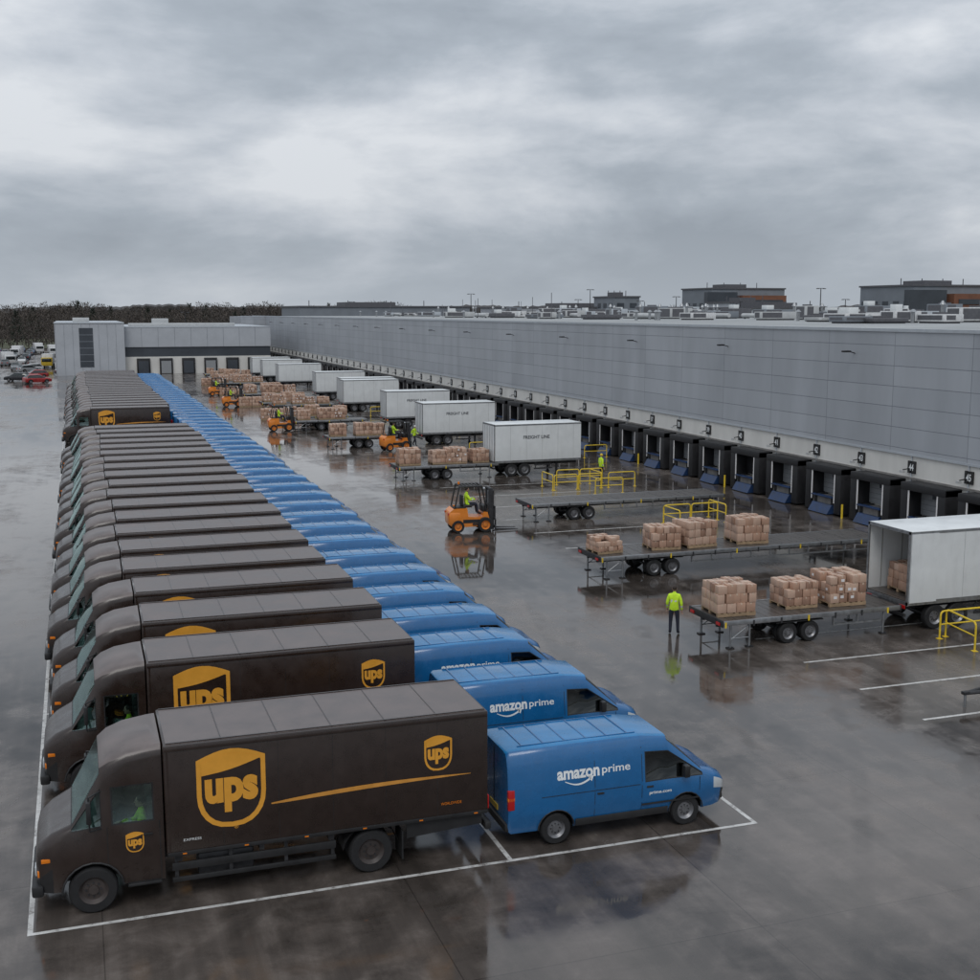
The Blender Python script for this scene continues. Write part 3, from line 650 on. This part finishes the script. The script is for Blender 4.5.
def bgb(name,x,y,w,d,h,mat,brick=False):
    r=bpy.data.objects.new(name,None); scene.collection.objects.link(r); r.location=(x,y,0); m=MB()
    m.box(0,w,0,d,0,h,mat); m.box(-.3,w+.3,-.3,d+.3,h,h+.4,'hvac_dark')
    n=int(w/4)
    for k in range(n):
        for zz in (3,7,12.6): 
            if zz+1.4<h: m.box(k*4+1,k*4+3.2,-.06,.02,zz,zz+1.4,'office_dark')
    n=int(d/4)
    for k in range(n):
        for zz in (3,7,12.6):
            if zz+1.4<h: m.box(-.06,.02,k*4+1,k*4+3.2,zz,zz+1.4,'office_dark')
    m.box(w*.3,w*.6,d*.3,d*.7,h+.4,h+1.5,'hvac_dark')
    for k in range(4): m.cyl((w*(.1+.23*k),d*.4,h+.4),(w*(.1+.23*k),d*.4,h+2.),.12,'hvac_dark',6)
    if brick: m.box(w*.35,w*.95,-3,-.07,0,h*.90,'brick_brown'); m.box(w*.4,w*.9,-3.2,-3.,h*.76,h*.83,'office_dark'); m.box(-2.5,w*.3,-2,-.07,0,h*.95,'office_dark')
    m.build('walls',parent=r)
bgb('office_block',174,312,24,18,18.,'block_grey',brick=True)
bgb('office_block',184,236,26,20,17.4,'block_grey',brick=True)
bgb('office_block',146,318,8,14,15.6,'block_grey')
bgb('industrial_shed',120,330,60,30,12.6,'office_grey'); bgb('industrial_shed',150,250,30,30,12.2,'office_grey'); bgb('industrial_shed',60,340,50,30,12.8,'block_grey'); bgb('industrial_shed',165,285,16,14,13.8,'office_grey')
def mast(x,y,h):
    m=MB(); m.cyl((0,0,0),(0,0,h),.16,'dark_steel',8,.09); m.box(-.9,.9,-.08,.08,h-.1,h+.0,'dark_steel')
    for k in (-.8,.8): m.box(k-.3,k+.3,-.3,.15,h-.2,h-.05,'hvac_dark',.03)
    m.box(-.4,.4,-.4,.4,0,.3,'concrete_base'); m.build('light_mast',(x,y,0))
def at(px,fwd):
    r=(px-490)/1222*fwd; return (r*.9462+fwd*.3236, fwd*.9462-r*.3236)
for px,fw,h in ((590,330,17.5),(820,260,16.5),(471,340,16.5),(578,345,15),(845,300,14.6),(905,300,14),(352,420,15),(185,330,11.5),(676,320,15.5),(640,330,14.5),(740,300,14)):
    x,yv=at(px,fw); mast(x,yv,h)
# ------------------------------------------------------------------ trees
rr=random.Random(3)
V=[];F=[];M=[]
cols=['twigs_a','twigs_b','evergreen']
for row in range(4):
    ang=-30.
    while ang<46:
        rad=425+row*24+rr.uniform(-10,10); a=math.radians(ang+18.9)
        x=rad*math.sin(a); yv=rad*math.cos(a)
        left=ang<-3
        h=(rr.uniform(10.6,12.8)+row*.7+.8*math.sin(ang*.9)+.5*math.sin(ang*2.3))*(1 if left else .88)
        ev=rr.random()<.08; cw=h*rr.uniform(.26,.36)
        k=len(V); V+= [(x-.2,yv,0),(x+.2,yv,0),(x,yv,h*.85),(x,yv+.2,0)]; F+=[(k,k+1,k+2),(k+1,k+3,k+2),(k+3,k,k+2)]; M+=[0,0,0]
        for q in range(260 if left else 90):
            zz=rr.uniform(.03,1)**.85; e=(math.sin(math.pi*min(1,zz*.90+.08))**.55) if not ev else (1.05-zz)
            t=rr.uniform(0,6.28); rd=cw*e*rr.random()**.5
            bx=x+math.cos(t)*rd; by=yv+math.sin(t)*rd; bz=zz*h
            ln=rr.uniform(.5,1.3); wd=rr.uniform(.05,.18)*(1.6 if ev else 1)
            dx=math.cos(t)*.6+rr.uniform(-.4,.4); dy=math.sin(t)*.6; dz=rr.uniform(.2,1)
            k=len(V); V+=[(bx-wd,by,bz),(bx+wd,by+wd*.3,bz),(bx+dx*ln,by+dy*ln,bz+dz*ln)]; F.append((k,k+1,k+2)); M.append(2 if ev else (1 if rr.random()<.45 else 0))
        ang+=rr.uniform(.28,.46)
me=bpy.data.meshes.new('distant_tree_line'); me.from_pydata(V,[],F)
for c in cols: me.materials.append(MATS[c])
me.polygons.foreach_set('material_index',M); place(me,'distant_tree_line')
V=[];F=[]; n=600
for k in range(n+1):
    a=math.radians(-35+85*k/n+18.9); rad=560
    h=12.6+.9*math.sin(k*.055)+.6*math.sin(k*.19)+rr.uniform(-.5,.5)
    V+=[(rad*math.sin(a),rad*math.cos(a),-1),(rad*math.sin(a),rad*math.cos(a),h),((rad+200)*math.sin(a),(rad+200)*math.cos(a),h+2)]
for k in range(n):
    F+=[(3*k,3*k+3,3*k+4,3*k+1),(3*k+1,3*k+4,3*k+5,3*k+2)]
me=bpy.data.meshes.new('wooded_hills'); me.from_pydata(V,[],F); me.materials.append(MATS['far_woods']); place(me,'wooded_hills')
# ------------------------------------------------------------------ cars
def car_mesh(paint):
    mb=MB(); T=[]
    def st(x,w,z): T.append((x,list(zip(w,z))))
    st(0,(.6,.75,.75,.7,.65,.5),(.35,.55,.8,.88,.92,.95)); st(.15,(.75,.85,.85,.78,.72,.6),(.25,.6,.88,.95,1.0,1.03)); st(.7,(.78,.88,.87,.70,.62,.5),(.22,.6,.92,1.36,1.42,1.45))
    st(2.4,(.78,.88,.87,.70,.62,.5),(.22,.6,.90,1.38,1.45,1.48)); st(3.2,(.78,.88,.86,.82,.78,.6),(.22,.6,.88,.92,.95,.97)); st(4.1,(.72,.83,.8,.76,.7,.55),(.25,.55,.72,.76,.79,.82)); st(4.3,(.6,.7,.7,.65,.6,.45),(.3,.5,.62,.66,.68,.7))
    def mf(i,j):
        jj=half(j)
        if i in (1,2,3) and jj==2: return 'dark_glass'
        if i in (1,3) and 4<=j<=8: return 'dark_glass'
        return paint
    mb.mesh(loft(T,mf,[],[(.85,.32,.38,1.1),(3.4,.32,.38,1.1)]))
    for s in (-1,1):
        mb.wheel(.85,s*.76,.32,.32,.2,seg=14); mb.wheel(3.4,s*.76,.32,.32,.2,seg=14); mb.box(4.2,4.32,s*.55-.12,s*.55+.12,.56,.66,'lamp_white'); mb.box(-.03,.1,s*.55-.15,s*.55+.15,.7,.82,'lamp_red')
    return mb.build_mesh('parked_car')
CM={c:car_mesh(c) for c in ('car_white','car_silver','car_grey','car_black','car_red','car_blue')}
CL=['car_white','car_silver','car_silver','car_grey','car_black','car_black','car_blue','car_grey','car_red']
for row in range(8):
    yb=262+row*17
    for k in range(24):
        if R.random()<.38: continue
        place(CM[R.choice(CL)],'parked_car',(-78+k*2.9+R.uniform(-.2,.2),yb,0),math.radians(R.choice((90,-90))))
for px,fw,c,rz in ((20,196,'car_red',20),(27,203,'car_black',160),(44,214,'car_red',200),(52,222,'car_black',10),(15,232,'car_silver',30),(40,240,'car_white',190)):
    x,yv=at(px,fw); place(CM[c],'parked_car',(x,yv,0),math.radians(rz))
def small_lorry(col):
    mb=MB(); mb.box(-1.1,1.1,0,1.6,.5,2.2,col,.15); mb.box(-1.1,1.1,1.7,5.5,.8,2.9,'car_white',.06); mb.box(-.95,.95,-.02,.1,1.3,2.0,'dark_glass',.02)
    mb.box(-.4,.4,.2,5.4,.5,.8,'dark_steel')
    for s in (-1,1):
        for yy in (.8,4.5): mb.cyl((s*.82,yy,.42),(s*1.08,yy,.42),.42,'black_rubber',16)
    return mb.build_mesh('lorry')
LW=small_lorry('car_white'); LY=small_lorry('car_yellow')
for px,fw,mm in ((8,262,LW),(12,310,LW),(44,250,LY),(38,340,LW),(52,320,LW)):
    x,yv=at(px,fw); place(mm,'parked_lorry',(x,yv,0),R.uniform(-.3,.3))
# ------------------------------------------------------------------ pallets of boxes
def pallet_mesh(seed,w=1.35,d=1.25,h=1.05):
    r=random.Random(seed); mb=MB()
    for k in range(3): mb.box(-w/2,w/2,-d/2+k*(d-.1)/2,-d/2+k*(d-.1)/2+.1,0,.10,'pallet_wood')
    for k in range(7): mb.box(-w/2+k*(w-.12)/6,-w/2+k*(w-.12)/6+.12,-d/2,d/2,.10,.125,'pallet_wood')
    z=.128; nl=3
    for l in range(nl):
        nx=r.choice((4,5)); ny=4; hh=(h-.12)/nl
        for i in range(nx):
            for j in range(ny):
                if 0<i<nx-1 and 0<j<ny-1 and l<nl-1: continue
                if l==nl-1 and r.random()<.10: continue
                bx=-w/2+i*w/nx; by=-d/2+j*d/ny; jx=r.uniform(-.02,.02); jy=r.uniform(-.025,.025); g=.010
                m=r.choice(('carton_a','carton_b','carton_c','carton_a','carton_b')); h2=hh-r.uniform(.002,.012)-(r.uniform(0,.07) if l==nl-1 else 0)
                x0,x1,y0,y1=bx+g+jx,bx+w/nx-g+jx,by+g+jy,by+d/ny-g+jy
                mb.box(x0,x1,y0,y1,z,z+h2,m,.006)
                cx=(x0+x1)/2; mb.box(cx-.025,cx+.025,y0-.002,y1+.002,z+h2-.06,z+h2+.002,'tape')
                if r.random()<.7:
                    lx=r.uniform(x0+.03,x1-.14); lz=z+r.uniform(.05,.14); mb.box(lx,lx+.12,y0-.004,y0-.001,lz,lz+.09,'label_white')
                if r.random()<.4: ly=r.uniform(y0+.03,y1-.14); mb.box(x0-.004,x0-.001,ly,ly+.11,z+.08,z+.16,'label_white')
        z+=hh
    return mb.build_mesh('pallet_of_boxes')
PM=[pallet_mesh(s) for s in (1,2,3,4)]+[pallet_mesh(9,1.35,1.25,.8)]
def pallet(x,y,z=0,big=1.,k=None):
    big*=.96
    ob=place(PM[k] if k is not None else R.choice(PM),'pallet_of_boxes',(x,y,z),math.radians(R.uniform(-6,6))+R.choice((0,math.pi))); ob.scale=(big,big,big)
# ------------------------------------------------------------------ flatbed trailer
def flatbed_mesh(Ln):
    mb=MB(); zt=1.0
    n=int(Ln/.3)
    for k in range(n): mb.box(k*Ln/n+.006,(k+1)*Ln/n-.006,.06,2.34,zt-.05,zt+R.uniform(-.004,.004),'deck_wood')
    for yy in (0,2.34): mb.box(0,Ln,yy,yy+.06,zt-.16,zt+.02,'steel',.01)
    mb.box(-.06,0,0,2.4,zt-.2,zt+.04,'dark_steel',.01); mb.box(Ln,Ln+.06,0,2.4,zt-.2,zt+.02,'dark_steel',.01)
    for yy in (.65,1.65): mb.box(.1,Ln-.1,yy,yy+.1,zt-.34,zt-.06,'dark_steel')
    for k in range(int(Ln/1.1)+1):
        x=min(Ln-.1,k*1.1+.05); mb.box(x,x+.06,.02,2.38,zt-.16,zt-.06,'dark_steel'); mb.box(x-.01,x+.05,-.02,0,zt-.22,zt-.02,'yellow_paint' if k%3==0 else 'dark_steel')
    for x in (.35,1.1,Ln-.6):
        for yy in (.15,2.2): mb.cyl((x,yy,.04),(x,yy,zt-.15),.04,'steel',8); mb.box(x-.12,x+.12,yy-.1,yy+.1,.0,.04,'dark_steel')
    for yy in (.15,2.2): mb.tube([(.35,yy,.3),(1.1,yy,zt-.2)],.02,'steel',6); mb.tube([(.35,yy,.35),(1.1,yy,.35)],.02,'steel',6)
    for x in (2.6,3.5):
        mb.cyl((x,.2,.36),(x,2.2,.36),.06,'dark_steel')
        for yy in (.16,.42,1.98,2.24): mb.wheel(x,yy,.37,.37,.2,seg=18)
    for yy in (.28,2.12): mb.box(2.1,4.0,yy-.25,yy+.25,.76,.79,'black_plastic')
    for k in range(int((Ln-5)/1.0)): mb.box(4.4+k*1.0,4.46+k,.03,.09,.55,.85,'steel'); 
    if Ln>6: mb.box(4.4,Ln-.8,.03,.08,.50,.56,'steel')
    mb.box(-.09,-.06,.15,.4,zt-.16,zt-.06,'lamp_red'); mb.box(-.09,-.06,2.0,2.25,zt-.16,zt-.06,'lamp_red')
    return mb.build_mesh('flatbed_trailer')
FB={7:flatbed_mesh(7.2),14:flatbed_mesh(14.5),11:flatbed_mesh(12.)}
def trailer_mesh(Ln,openr,txt='FREIGHT LINE'):
    mb=MB(); z0,z1=1.08,3.65; W=2.45; t=.05
    mb.box(.04,Ln,0,t,z0,z1,'trailer_white'); mb.box(.04,Ln,W-t,W,z0,z1,'trailer_white'); mb.box(Ln-t,Ln-.002,t,W-t,z0,z1,'trailer_white')
    mb.box(.04,Ln,0.002,W-.002,z1,z1+.05,'trailer_white',.01); mb.box(.04,Ln,t,W-t,z0-.02,z0+.06,'deck_wood')
    for yy in (-.012,W-.006): mb.box(0.02,Ln+.01,yy,yy+.018,z0-.1,z0+.06,'steel'); mb.box(0.02,Ln+.01,yy,yy+.018,z1-.06,z1+.03,'steel')
    for k in range(1,int(Ln/1.2)+1):
        mb.box(k*1.2,k*1.2+.02,-.004,0,z0+.07,z1-.07,'hvac')
    for yy in (0,W-.09): mb.box(0,.05,yy,yy+.09,z0-.1,z1+.04,'steel')
    mb.box(0,.05,0,W,z1-.06,z1+.05,'steel'); mb.box(0,.05,0,W,z0-.12,z0+.02,'steel')
    if not openr:
        for a in (.09,W/2+.01): mb.box(.01,.035,a,a+W/2-.1,z0+.03,z1-.07,'trailer_white'); 
        for a in (.5,.95,1.5,1.95): mb.cyl((-.01,a,z0),(-.01,a,z1-.1),.016,'steel',6)
    else:
        for a in (-.05,W+.015): mb.box(.06,1.22,a,a+.035,z0,z1-.05,'trailer_white')
        for q in range(8): mb.box(.6+q*.9,.64+q*.9,t,t+.015,z0+.1,z1-.05,'trailer_inside'); mb.box(.6+q*.9,.64+q*.9,W-t-.015,W-t,z0+.1,z1-.05,'trailer_inside')
    for yy in (.6,1.7): mb.box(.1,Ln-.1,yy,yy+.12,.72,z0-.02,'dark_steel')
    for x in (1.3,2.3):
        mb.cyl((x,.2,.45),(x,W-.2,.45),.07,'dark_steel')
        for yy in (.17,W-.17): mb.wheel(x,yy,.46,.46,.28,seg=20)
    for yy in (.35,W-.45): mb.box(Ln-1.8,Ln-1.65,yy,yy+.12,.05,1.0,'dark_steel'); mb.box(Ln-1.85,Ln-1.6,yy-.05,yy+.17,0,.05,'dark_steel')
    mb.box(3,Ln-2.2,.02,.05,.45,.55,'dark_steel'); mb.box(3,Ln-2.2,.02,.05,.72,.82,'dark_steel'); 
    for x in (3.1,Ln-2.4): mb.box(x,x+.06,.05,.09,.45,z0,'dark_steel')
    mb.box(-.03,0,.1,.4,.85,.97,'lamp_red'); mb.box(-.03,0,W-.4,W-.1,.85,.97,'lamp_red'); mb.box(-.05,.05,.1,W-.1,.55,.65,'dark_steel')
    if txt: decal(mb,text2d(txt,2.0,.24,.02),Ln*.48,2.75,lambda z:0.0,'office_dark',.008)
    return mb.build_mesh('box_trailer')
TO=trailer_mesh(12.3,True,None); TC=trailer_mesh(6.6,False); TP=trailer_mesh(6.6,False,None)
place(FB[7],'flatbed_trailer',(20.6,35.5,0)); place(TO,'box_trailer',(28.05,35.45,0))
pallet(21.45,36.7,1.01,1.12,0); pallet(24.2,36.85,1.01,.98,1); pallet(26.0,36.75,1.01,1.15,2); pallet(29.4,36.8,1.15,1.1,3)
place(FB[14],'flatbed_trailer',(21.1,46.9,0))
pallet(21.8,48.1,1.01,.95,4); pallet(24.6,48.1,1.01,1.05,1); pallet(26.3,48.2,1.01,1.18,2); pallet(29.0,48.2,1.01,1.2,0)
place(FB[11],'flatbed_trailer',(23.4,61.4,0))
def combo(y,x=21.,tx=28.1,n=3,pal=True,trailer=True,m=None):
    if pal:
        place(FB[7],'flatbed_trailer',(x,y,0))
        for k in range(n): pallet(x+1.0+k*(1.7+.5*(k==1)),y+1.2,1.01,R.uniform(.95,1.18))
    if trailer: place(m or TP,'box_trailer',(tx+R.uniform(-.3,.3),y,0),math.radians(R.uniform(-1,1)))
combo(79.5,20.6,27.6,4,m=TC); combo(100.5,20.0,28.0,3,m=TC); combo(117,20,29.3,3,m=TC); combo(121.5,19.5,29.5,4,trailer=False); combo(138,21,29.3,4); combo(142.3,20.5,29.6,3); combo(158,20.5,29.8,4); combo(163,21,29.6,3,trailer=False)
combo(184,20,29.,4); combo(189,20,29.2,3,trailer=False); combo(201,20.5,29.,4); combo(212,21,29.,3)
for yv in (131,150,171,195): 
    for k in range(3): pallet(19.5+k*1.7,yv,0,1.2)
# ------------------------------------------------------------------ forklift (front +x)
def forklift_mesh():
    mb=MB()
    mb.prism([(-1.15,.35),(-1.2,.6),(-1.18,1.0),(-1.0,1.14),(-.35,1.14),(-.3,.75),(.35,.7),(.45,.95),(.62,.95),(.72,.6),(.70,.28),(-.9,.26)],-.52,.52,'orange_paint')
    mb.box(-1.24,-.62,-.56,.56,.34,1.0,'orange_paint',.12)
    mb.box(-1.0,-.4,-.42,.42,1.14,1.2,'black_plastic',.02)
    mb.box(-.5,-.05,-.25,.25,1.14,1.28,'black_plastic',.05); mb.box(-.6,-.48,-.24,.24,1.22,1.75,'black_plastic',.05)
    mb.box(.38,.60,-.4,.4,.95,1.25,'black_plastic',.04); mb.cyl((.45,0,1.2),(.28,0,1.42),.02,'black_plastic')
    q=Matrix.Translation((.28,0,1.42))@Matrix.Rotation(math.radians(-50),4,'Y')
    mb.tube([(math.cos(a)*.17,math.sin(a)*.17,0) for a in [k*math.pi/7 for k in range(15)]],.012,'black_plastic',6,q)
    for s in (-1,1):
        mb.tube([(-.95,s*.47,1.1),(-.72,s*.47,2.18)],.035,'black_plastic',8); mb.tube([(.58,s*.47,.95),(.36,s*.47,2.18)],.035,'black_plastic',8)
        mb.tube([(-.74,s*.47,2.18),(.38,s*.47,2.18)],.04,'black_plastic',8)
        mb.wheel(.50,s*.54,.36,.36,.24,'orange_paint',20); mb.wheel(-.80,s*.50,.30,.30,.2,'orange_paint',20)
        mb.box(.72,.90,s*.36-.05,s*.36+.05,.10,2.05,'dark_steel'); mb.box(.90,.97,s*.28-.04,s*.28+.04,.08,1.95,'dark_steel')
        mb.cyl((.8,s*.22,.3),(.8,s*.22,1.9),.035,'steel',8)
        mb.prism([(1.03,.55),(1.03,.06),(2.15,.045),(2.15,.07),(1.08,.12),(1.08,.55)],s*.27-.06,s*.27+.06,'dark_steel')
        mb.cyl((.42,s*.4,2.08),(.50,s*.4,2.06),.06,'lamp_white',10); mb.box(-1.26,-1.22,s*.42-.06,s*.42+.06,.85,.95,'lamp_red')
        mb.box(-.1,.25,s*.55-.06,s*.55+.06,.38,.44,'black_plastic'); mb.box(-.55,.3,s*.522-.004,s*.522+.004,.45,.62,'black_plastic')
    for k in range(7): x=-.70+k*.17; mb.box(x,x+.05,-.47,.47,2.17,2.21,'black_plastic')
    for z in (.3,1.2,1.98): mb.box(.74,.86,-.36,.36,z,z+.08,'dark_steel')
    for z in (.2,.55): mb.box(.97,1.03,-.5,.5,z,z+.09,'dark_steel')
    for k in range(7): mb.box(.99,1.02,-.45+k*.15-.012,-.45+k*.15+.012,.6,1.15,'dark_steel')
    mb.box(.985,1.025,-.47,.47,1.15,1.2,'dark_steel')
    mb.cyl((-.9,0,1.2),(-.9,0,1.26),.05,'lamp_orange',10); mb.cyl((-.6,.3,2.2),(-.6,.3,2.32),.05,'lamp_orange',10)
    return mb.build_mesh('forklift')
FK=forklift_mesh()
def forklift(x,y,rz=0,s=1.12,load=False):
    ob=place(FK,'forklift',(x,y,0),rz); ob.scale=(s,s,s); place(W_sit,'operator',(-.28,0,1.17),math.radians(90),ob)
    if load: place(PM[0],'load',(1.7,0,.1),0,ob)
forklift(19.6,60.2,math.radians(-6)); forklift(25.3,98.2,math.radians(10)); forklift(18.9,118.,0); forklift(18.2,150.5,0); forklift(18.7,171,0,load=True)
# ------------------------------------------------------------------ railings
def railing_mesh(Ln,bays,h=1.0):
    mb=MB(); r=.035; bw=Ln/bays
    for b_ in range(bays):
        a=b_*bw+.04; e=(b_+1)*bw-.04
        pts=[(a,0,0),(a,0,h-.15)]+[(a+.15-.15*math.cos(t),0,h-.15+.15*math.sin(t)) for t in (.4,.8,1.2,1.57)]+[(e-.15+.15*math.sin(t),0,h-.15+.15*math.cos(t)) for t in (.0,.4,.8,1.2,1.57)]+[(e,0,0)]
        mb.tube(pts,r,'yellow_paint',8); mb.tube([(a,0,h*.52),(e,0,h*.52)],r*.8,'yellow_paint',8)
        for x in (a,e): mb.box(x-.09,x+.09,-.09,.09,0,.015,'yellow_paint')
    return mb.build_mesh('safety_railing')
RL=railing_mesh(3.4,2); RS=railing_mesh(2.0,1)
for (x,y,rz,mm) in ((28.6,34.35,0,RS),(30.9,34.3,0,RL),(28.7,32.6,80,RS),(30.8,32.4,95,RS),(29.1,72.3,0,RL),(30.2,74.6,0,RL),(33.,72.4,0,RS),(29.1,72.4,90,RS),(32.6,72.5,90,RS),(31.,70.,0,RS),(30.2,58.9,0,RL),(30.2,56.9,90,RS),(33.6,58.,90,RS),(33,95,0,RL),(30,93,0,RS),(33,95,90,RS),(31.5,111,0,RL),(31,132,0,RL),(38,88,0,RS)):
    place(mm,'safety_railing',(x,y,0),math.radians(rz))
for (x,y,z,rz,mm) in ((20.0,38.0,0,150,W_stand),(34.2,76.2,0,100,W_stand2),(27.6,101.,0,40,W_walk),(23.2,121,0,20,W_stand)):
    place(mm,'worker',(x,y,z),math.radians(rz))
mb=MB(); mb.tube([(0,0,.42),(1.8,-.35,.5)],.06,'dark_steel'); mb.tube([(0,0,.42),(1.8,.35,.5)],.06,'dark_steel'); mb.box(1.7,3.3,-.8,.8,.45,.6,'dark_steel',.03); mb.lathe((2.4,0,.6),[(.01,.12),(.5,.12),(.55,.05),(.55,0)],'dark_steel',20,'Z')
for s in (-.75,.75): mb.wheel(2.4,s,.42,.42,.26,seg=20)
mb.cyl((0,0,.0),(0,0,.45),.04,'steel'); mb.box(-.1,.1,-.08,.08,.38,.48,'black_plastic',.02); mb.cyl((2.4,-.7,.42),(2.4,.7,.42),.06,'dark_steel')
mb.build('tow_dolly',(24.3,27.9,0))
# ------------------------------------------------------------------ world / sun / camera
w=bpy.data.worlds.new('World'); scene.world=w; w.use_nodes=True; nt=w.node_tree; nt.nodes.clear()
out=N(nt,'ShaderNodeOutputWorld'); bg=N(nt,'ShaderNodeBackground'); L(nt,bg.outputs[0],out.inputs[0])
sky=N(nt,'ShaderNodeTexSky'); sky.sky_type='NISHITA'; sky.sun_disc=False; sky.sun_elevation=math.radians(51); sky.sun_rotation=math.radians(206); sky.dust_density=4
tc=N(nt,'ShaderNodeTexCoord'); sp=N(nt,'ShaderNodeSeparateXYZ'); L(nt,tc.outputs['Generated'],sp.inputs[0])
mp=N(nt,'ShaderNodeMapping'); mp.inputs['Scale'].default_value=(1,1,2.5); mp.inputs['Location'].default_value=(.9,.4,.15); L(nt,tc.outputs['Generated'],mp.inputs[0])
n1=N(nt,'ShaderNodeTexNoise'); n1.inputs['Scale'].default_value=4.2; n1.inputs['Detail'].default_value=10; n1.inputs['Roughness'].default_value=.56; n1.inputs['Distortion'].default_value=.2; L(nt,mp.outputs[0],n1.inputs['Vector'])
mp2=N(nt,'ShaderNodeMapping'); mp2.inputs['Scale'].default_value=(1,1,4.5); mp2.inputs['Location'].default_value=(2,.7,0); L(nt,tc.outputs['Generated'],mp2.inputs[0])
n2=N(nt,'ShaderNodeTexNoise'); n2.inputs['Scale'].default_value=2.2; n2.inputs['Detail'].default_value=7; n2.inputs['Roughness'].default_value=.52; L(nt,mp2.outputs[0],n2.inputs['Vector'])
mx=N(nt,'ShaderNodeMixRGB'); mx.inputs[0].default_value=.42; L(nt,n1.outputs[0],mx.inputs[1]); L(nt,n2.outputs[0],mx.inputs[2])
cl=ramp(nt,mx.outputs[0],[(.38,(.31,.35,.40)),(.455,(.385,.43,.485)),(.52,(.51,.55,.605)),(.60,(.68,.71,.75))])
mr=N(nt,'ShaderNodeMapRange'); mr.inputs[1].default_value=0; mr.inputs[2].default_value=1; mr.inputs[3].default_value=.97; mr.inputs[4].default_value=1.75; L(nt,sp.outputs[2],mr.inputs[0])
ml=N(nt,'ShaderNodeMixRGB',blend_type='MULTIPLY'); ml.inputs[0].default_value=1; L(nt,cl,ml.inputs[1]); L(nt,mr.outputs[0],ml.inputs[2])
hz=N(nt,'ShaderNodeMapRange'); hz.inputs[1].default_value=0; hz.inputs[2].default_value=.07; hz.inputs[3].default_value=.6; hz.inputs[4].default_value=0; L(nt,sp.outputs[2],hz.inputs[0])
hm=N(nt,'ShaderNodeMixRGB'); hm.inputs[2].default_value=(.47,.515,.565,1); L(nt,hz.outputs[0],hm.inputs[0]); L(nt,ml.outputs[0],hm.inputs[1])
sc=N(nt,'ShaderNodeMixRGB',blend_type='MULTIPLY'); sc.inputs[0].default_value=1; sc.inputs[2].default_value=(.07,.07,.07,1); L(nt,sky.outputs[0],sc.inputs[1])
fx=N(nt,'ShaderNodeMixRGB'); fx.inputs[0].default_value=.05; L(nt,hm.outputs[0],fx.inputs[1]); L(nt,sc.outputs[0],fx.inputs[2])
L(nt,fx.outputs[0],bg.inputs[0]); bg.inputs[1].default_value=1.
sl=bpy.data.lights.new('sun','SUN'); sl.energy=.8; sl.angle=math.radians(25); sl.color=(1,.97,.93); so=bpy.data.objects.new('sun',sl); scene.collection.objects.link(so)
so.rotation_euler=Vector((.3,.62,-.85)).to_track_quat('-Z','Y').to_euler()
cam=bpy.data.cameras.new('camera'); cam.sensor_width=36; cam.lens=1209/980*36; cam.clip_end=8000; co=bpy.data.objects.new('camera',cam); scene.collection.objects.link(co)
co.location=(0,0,H); co.rotation_euler=(math.radians(90-8.38),0,math.radians(-18.88)); scene.camera=co
scene.view_settings.view_transform='Standard'; scene.view_settings.look='None'; scene.view_settings.exposure=0
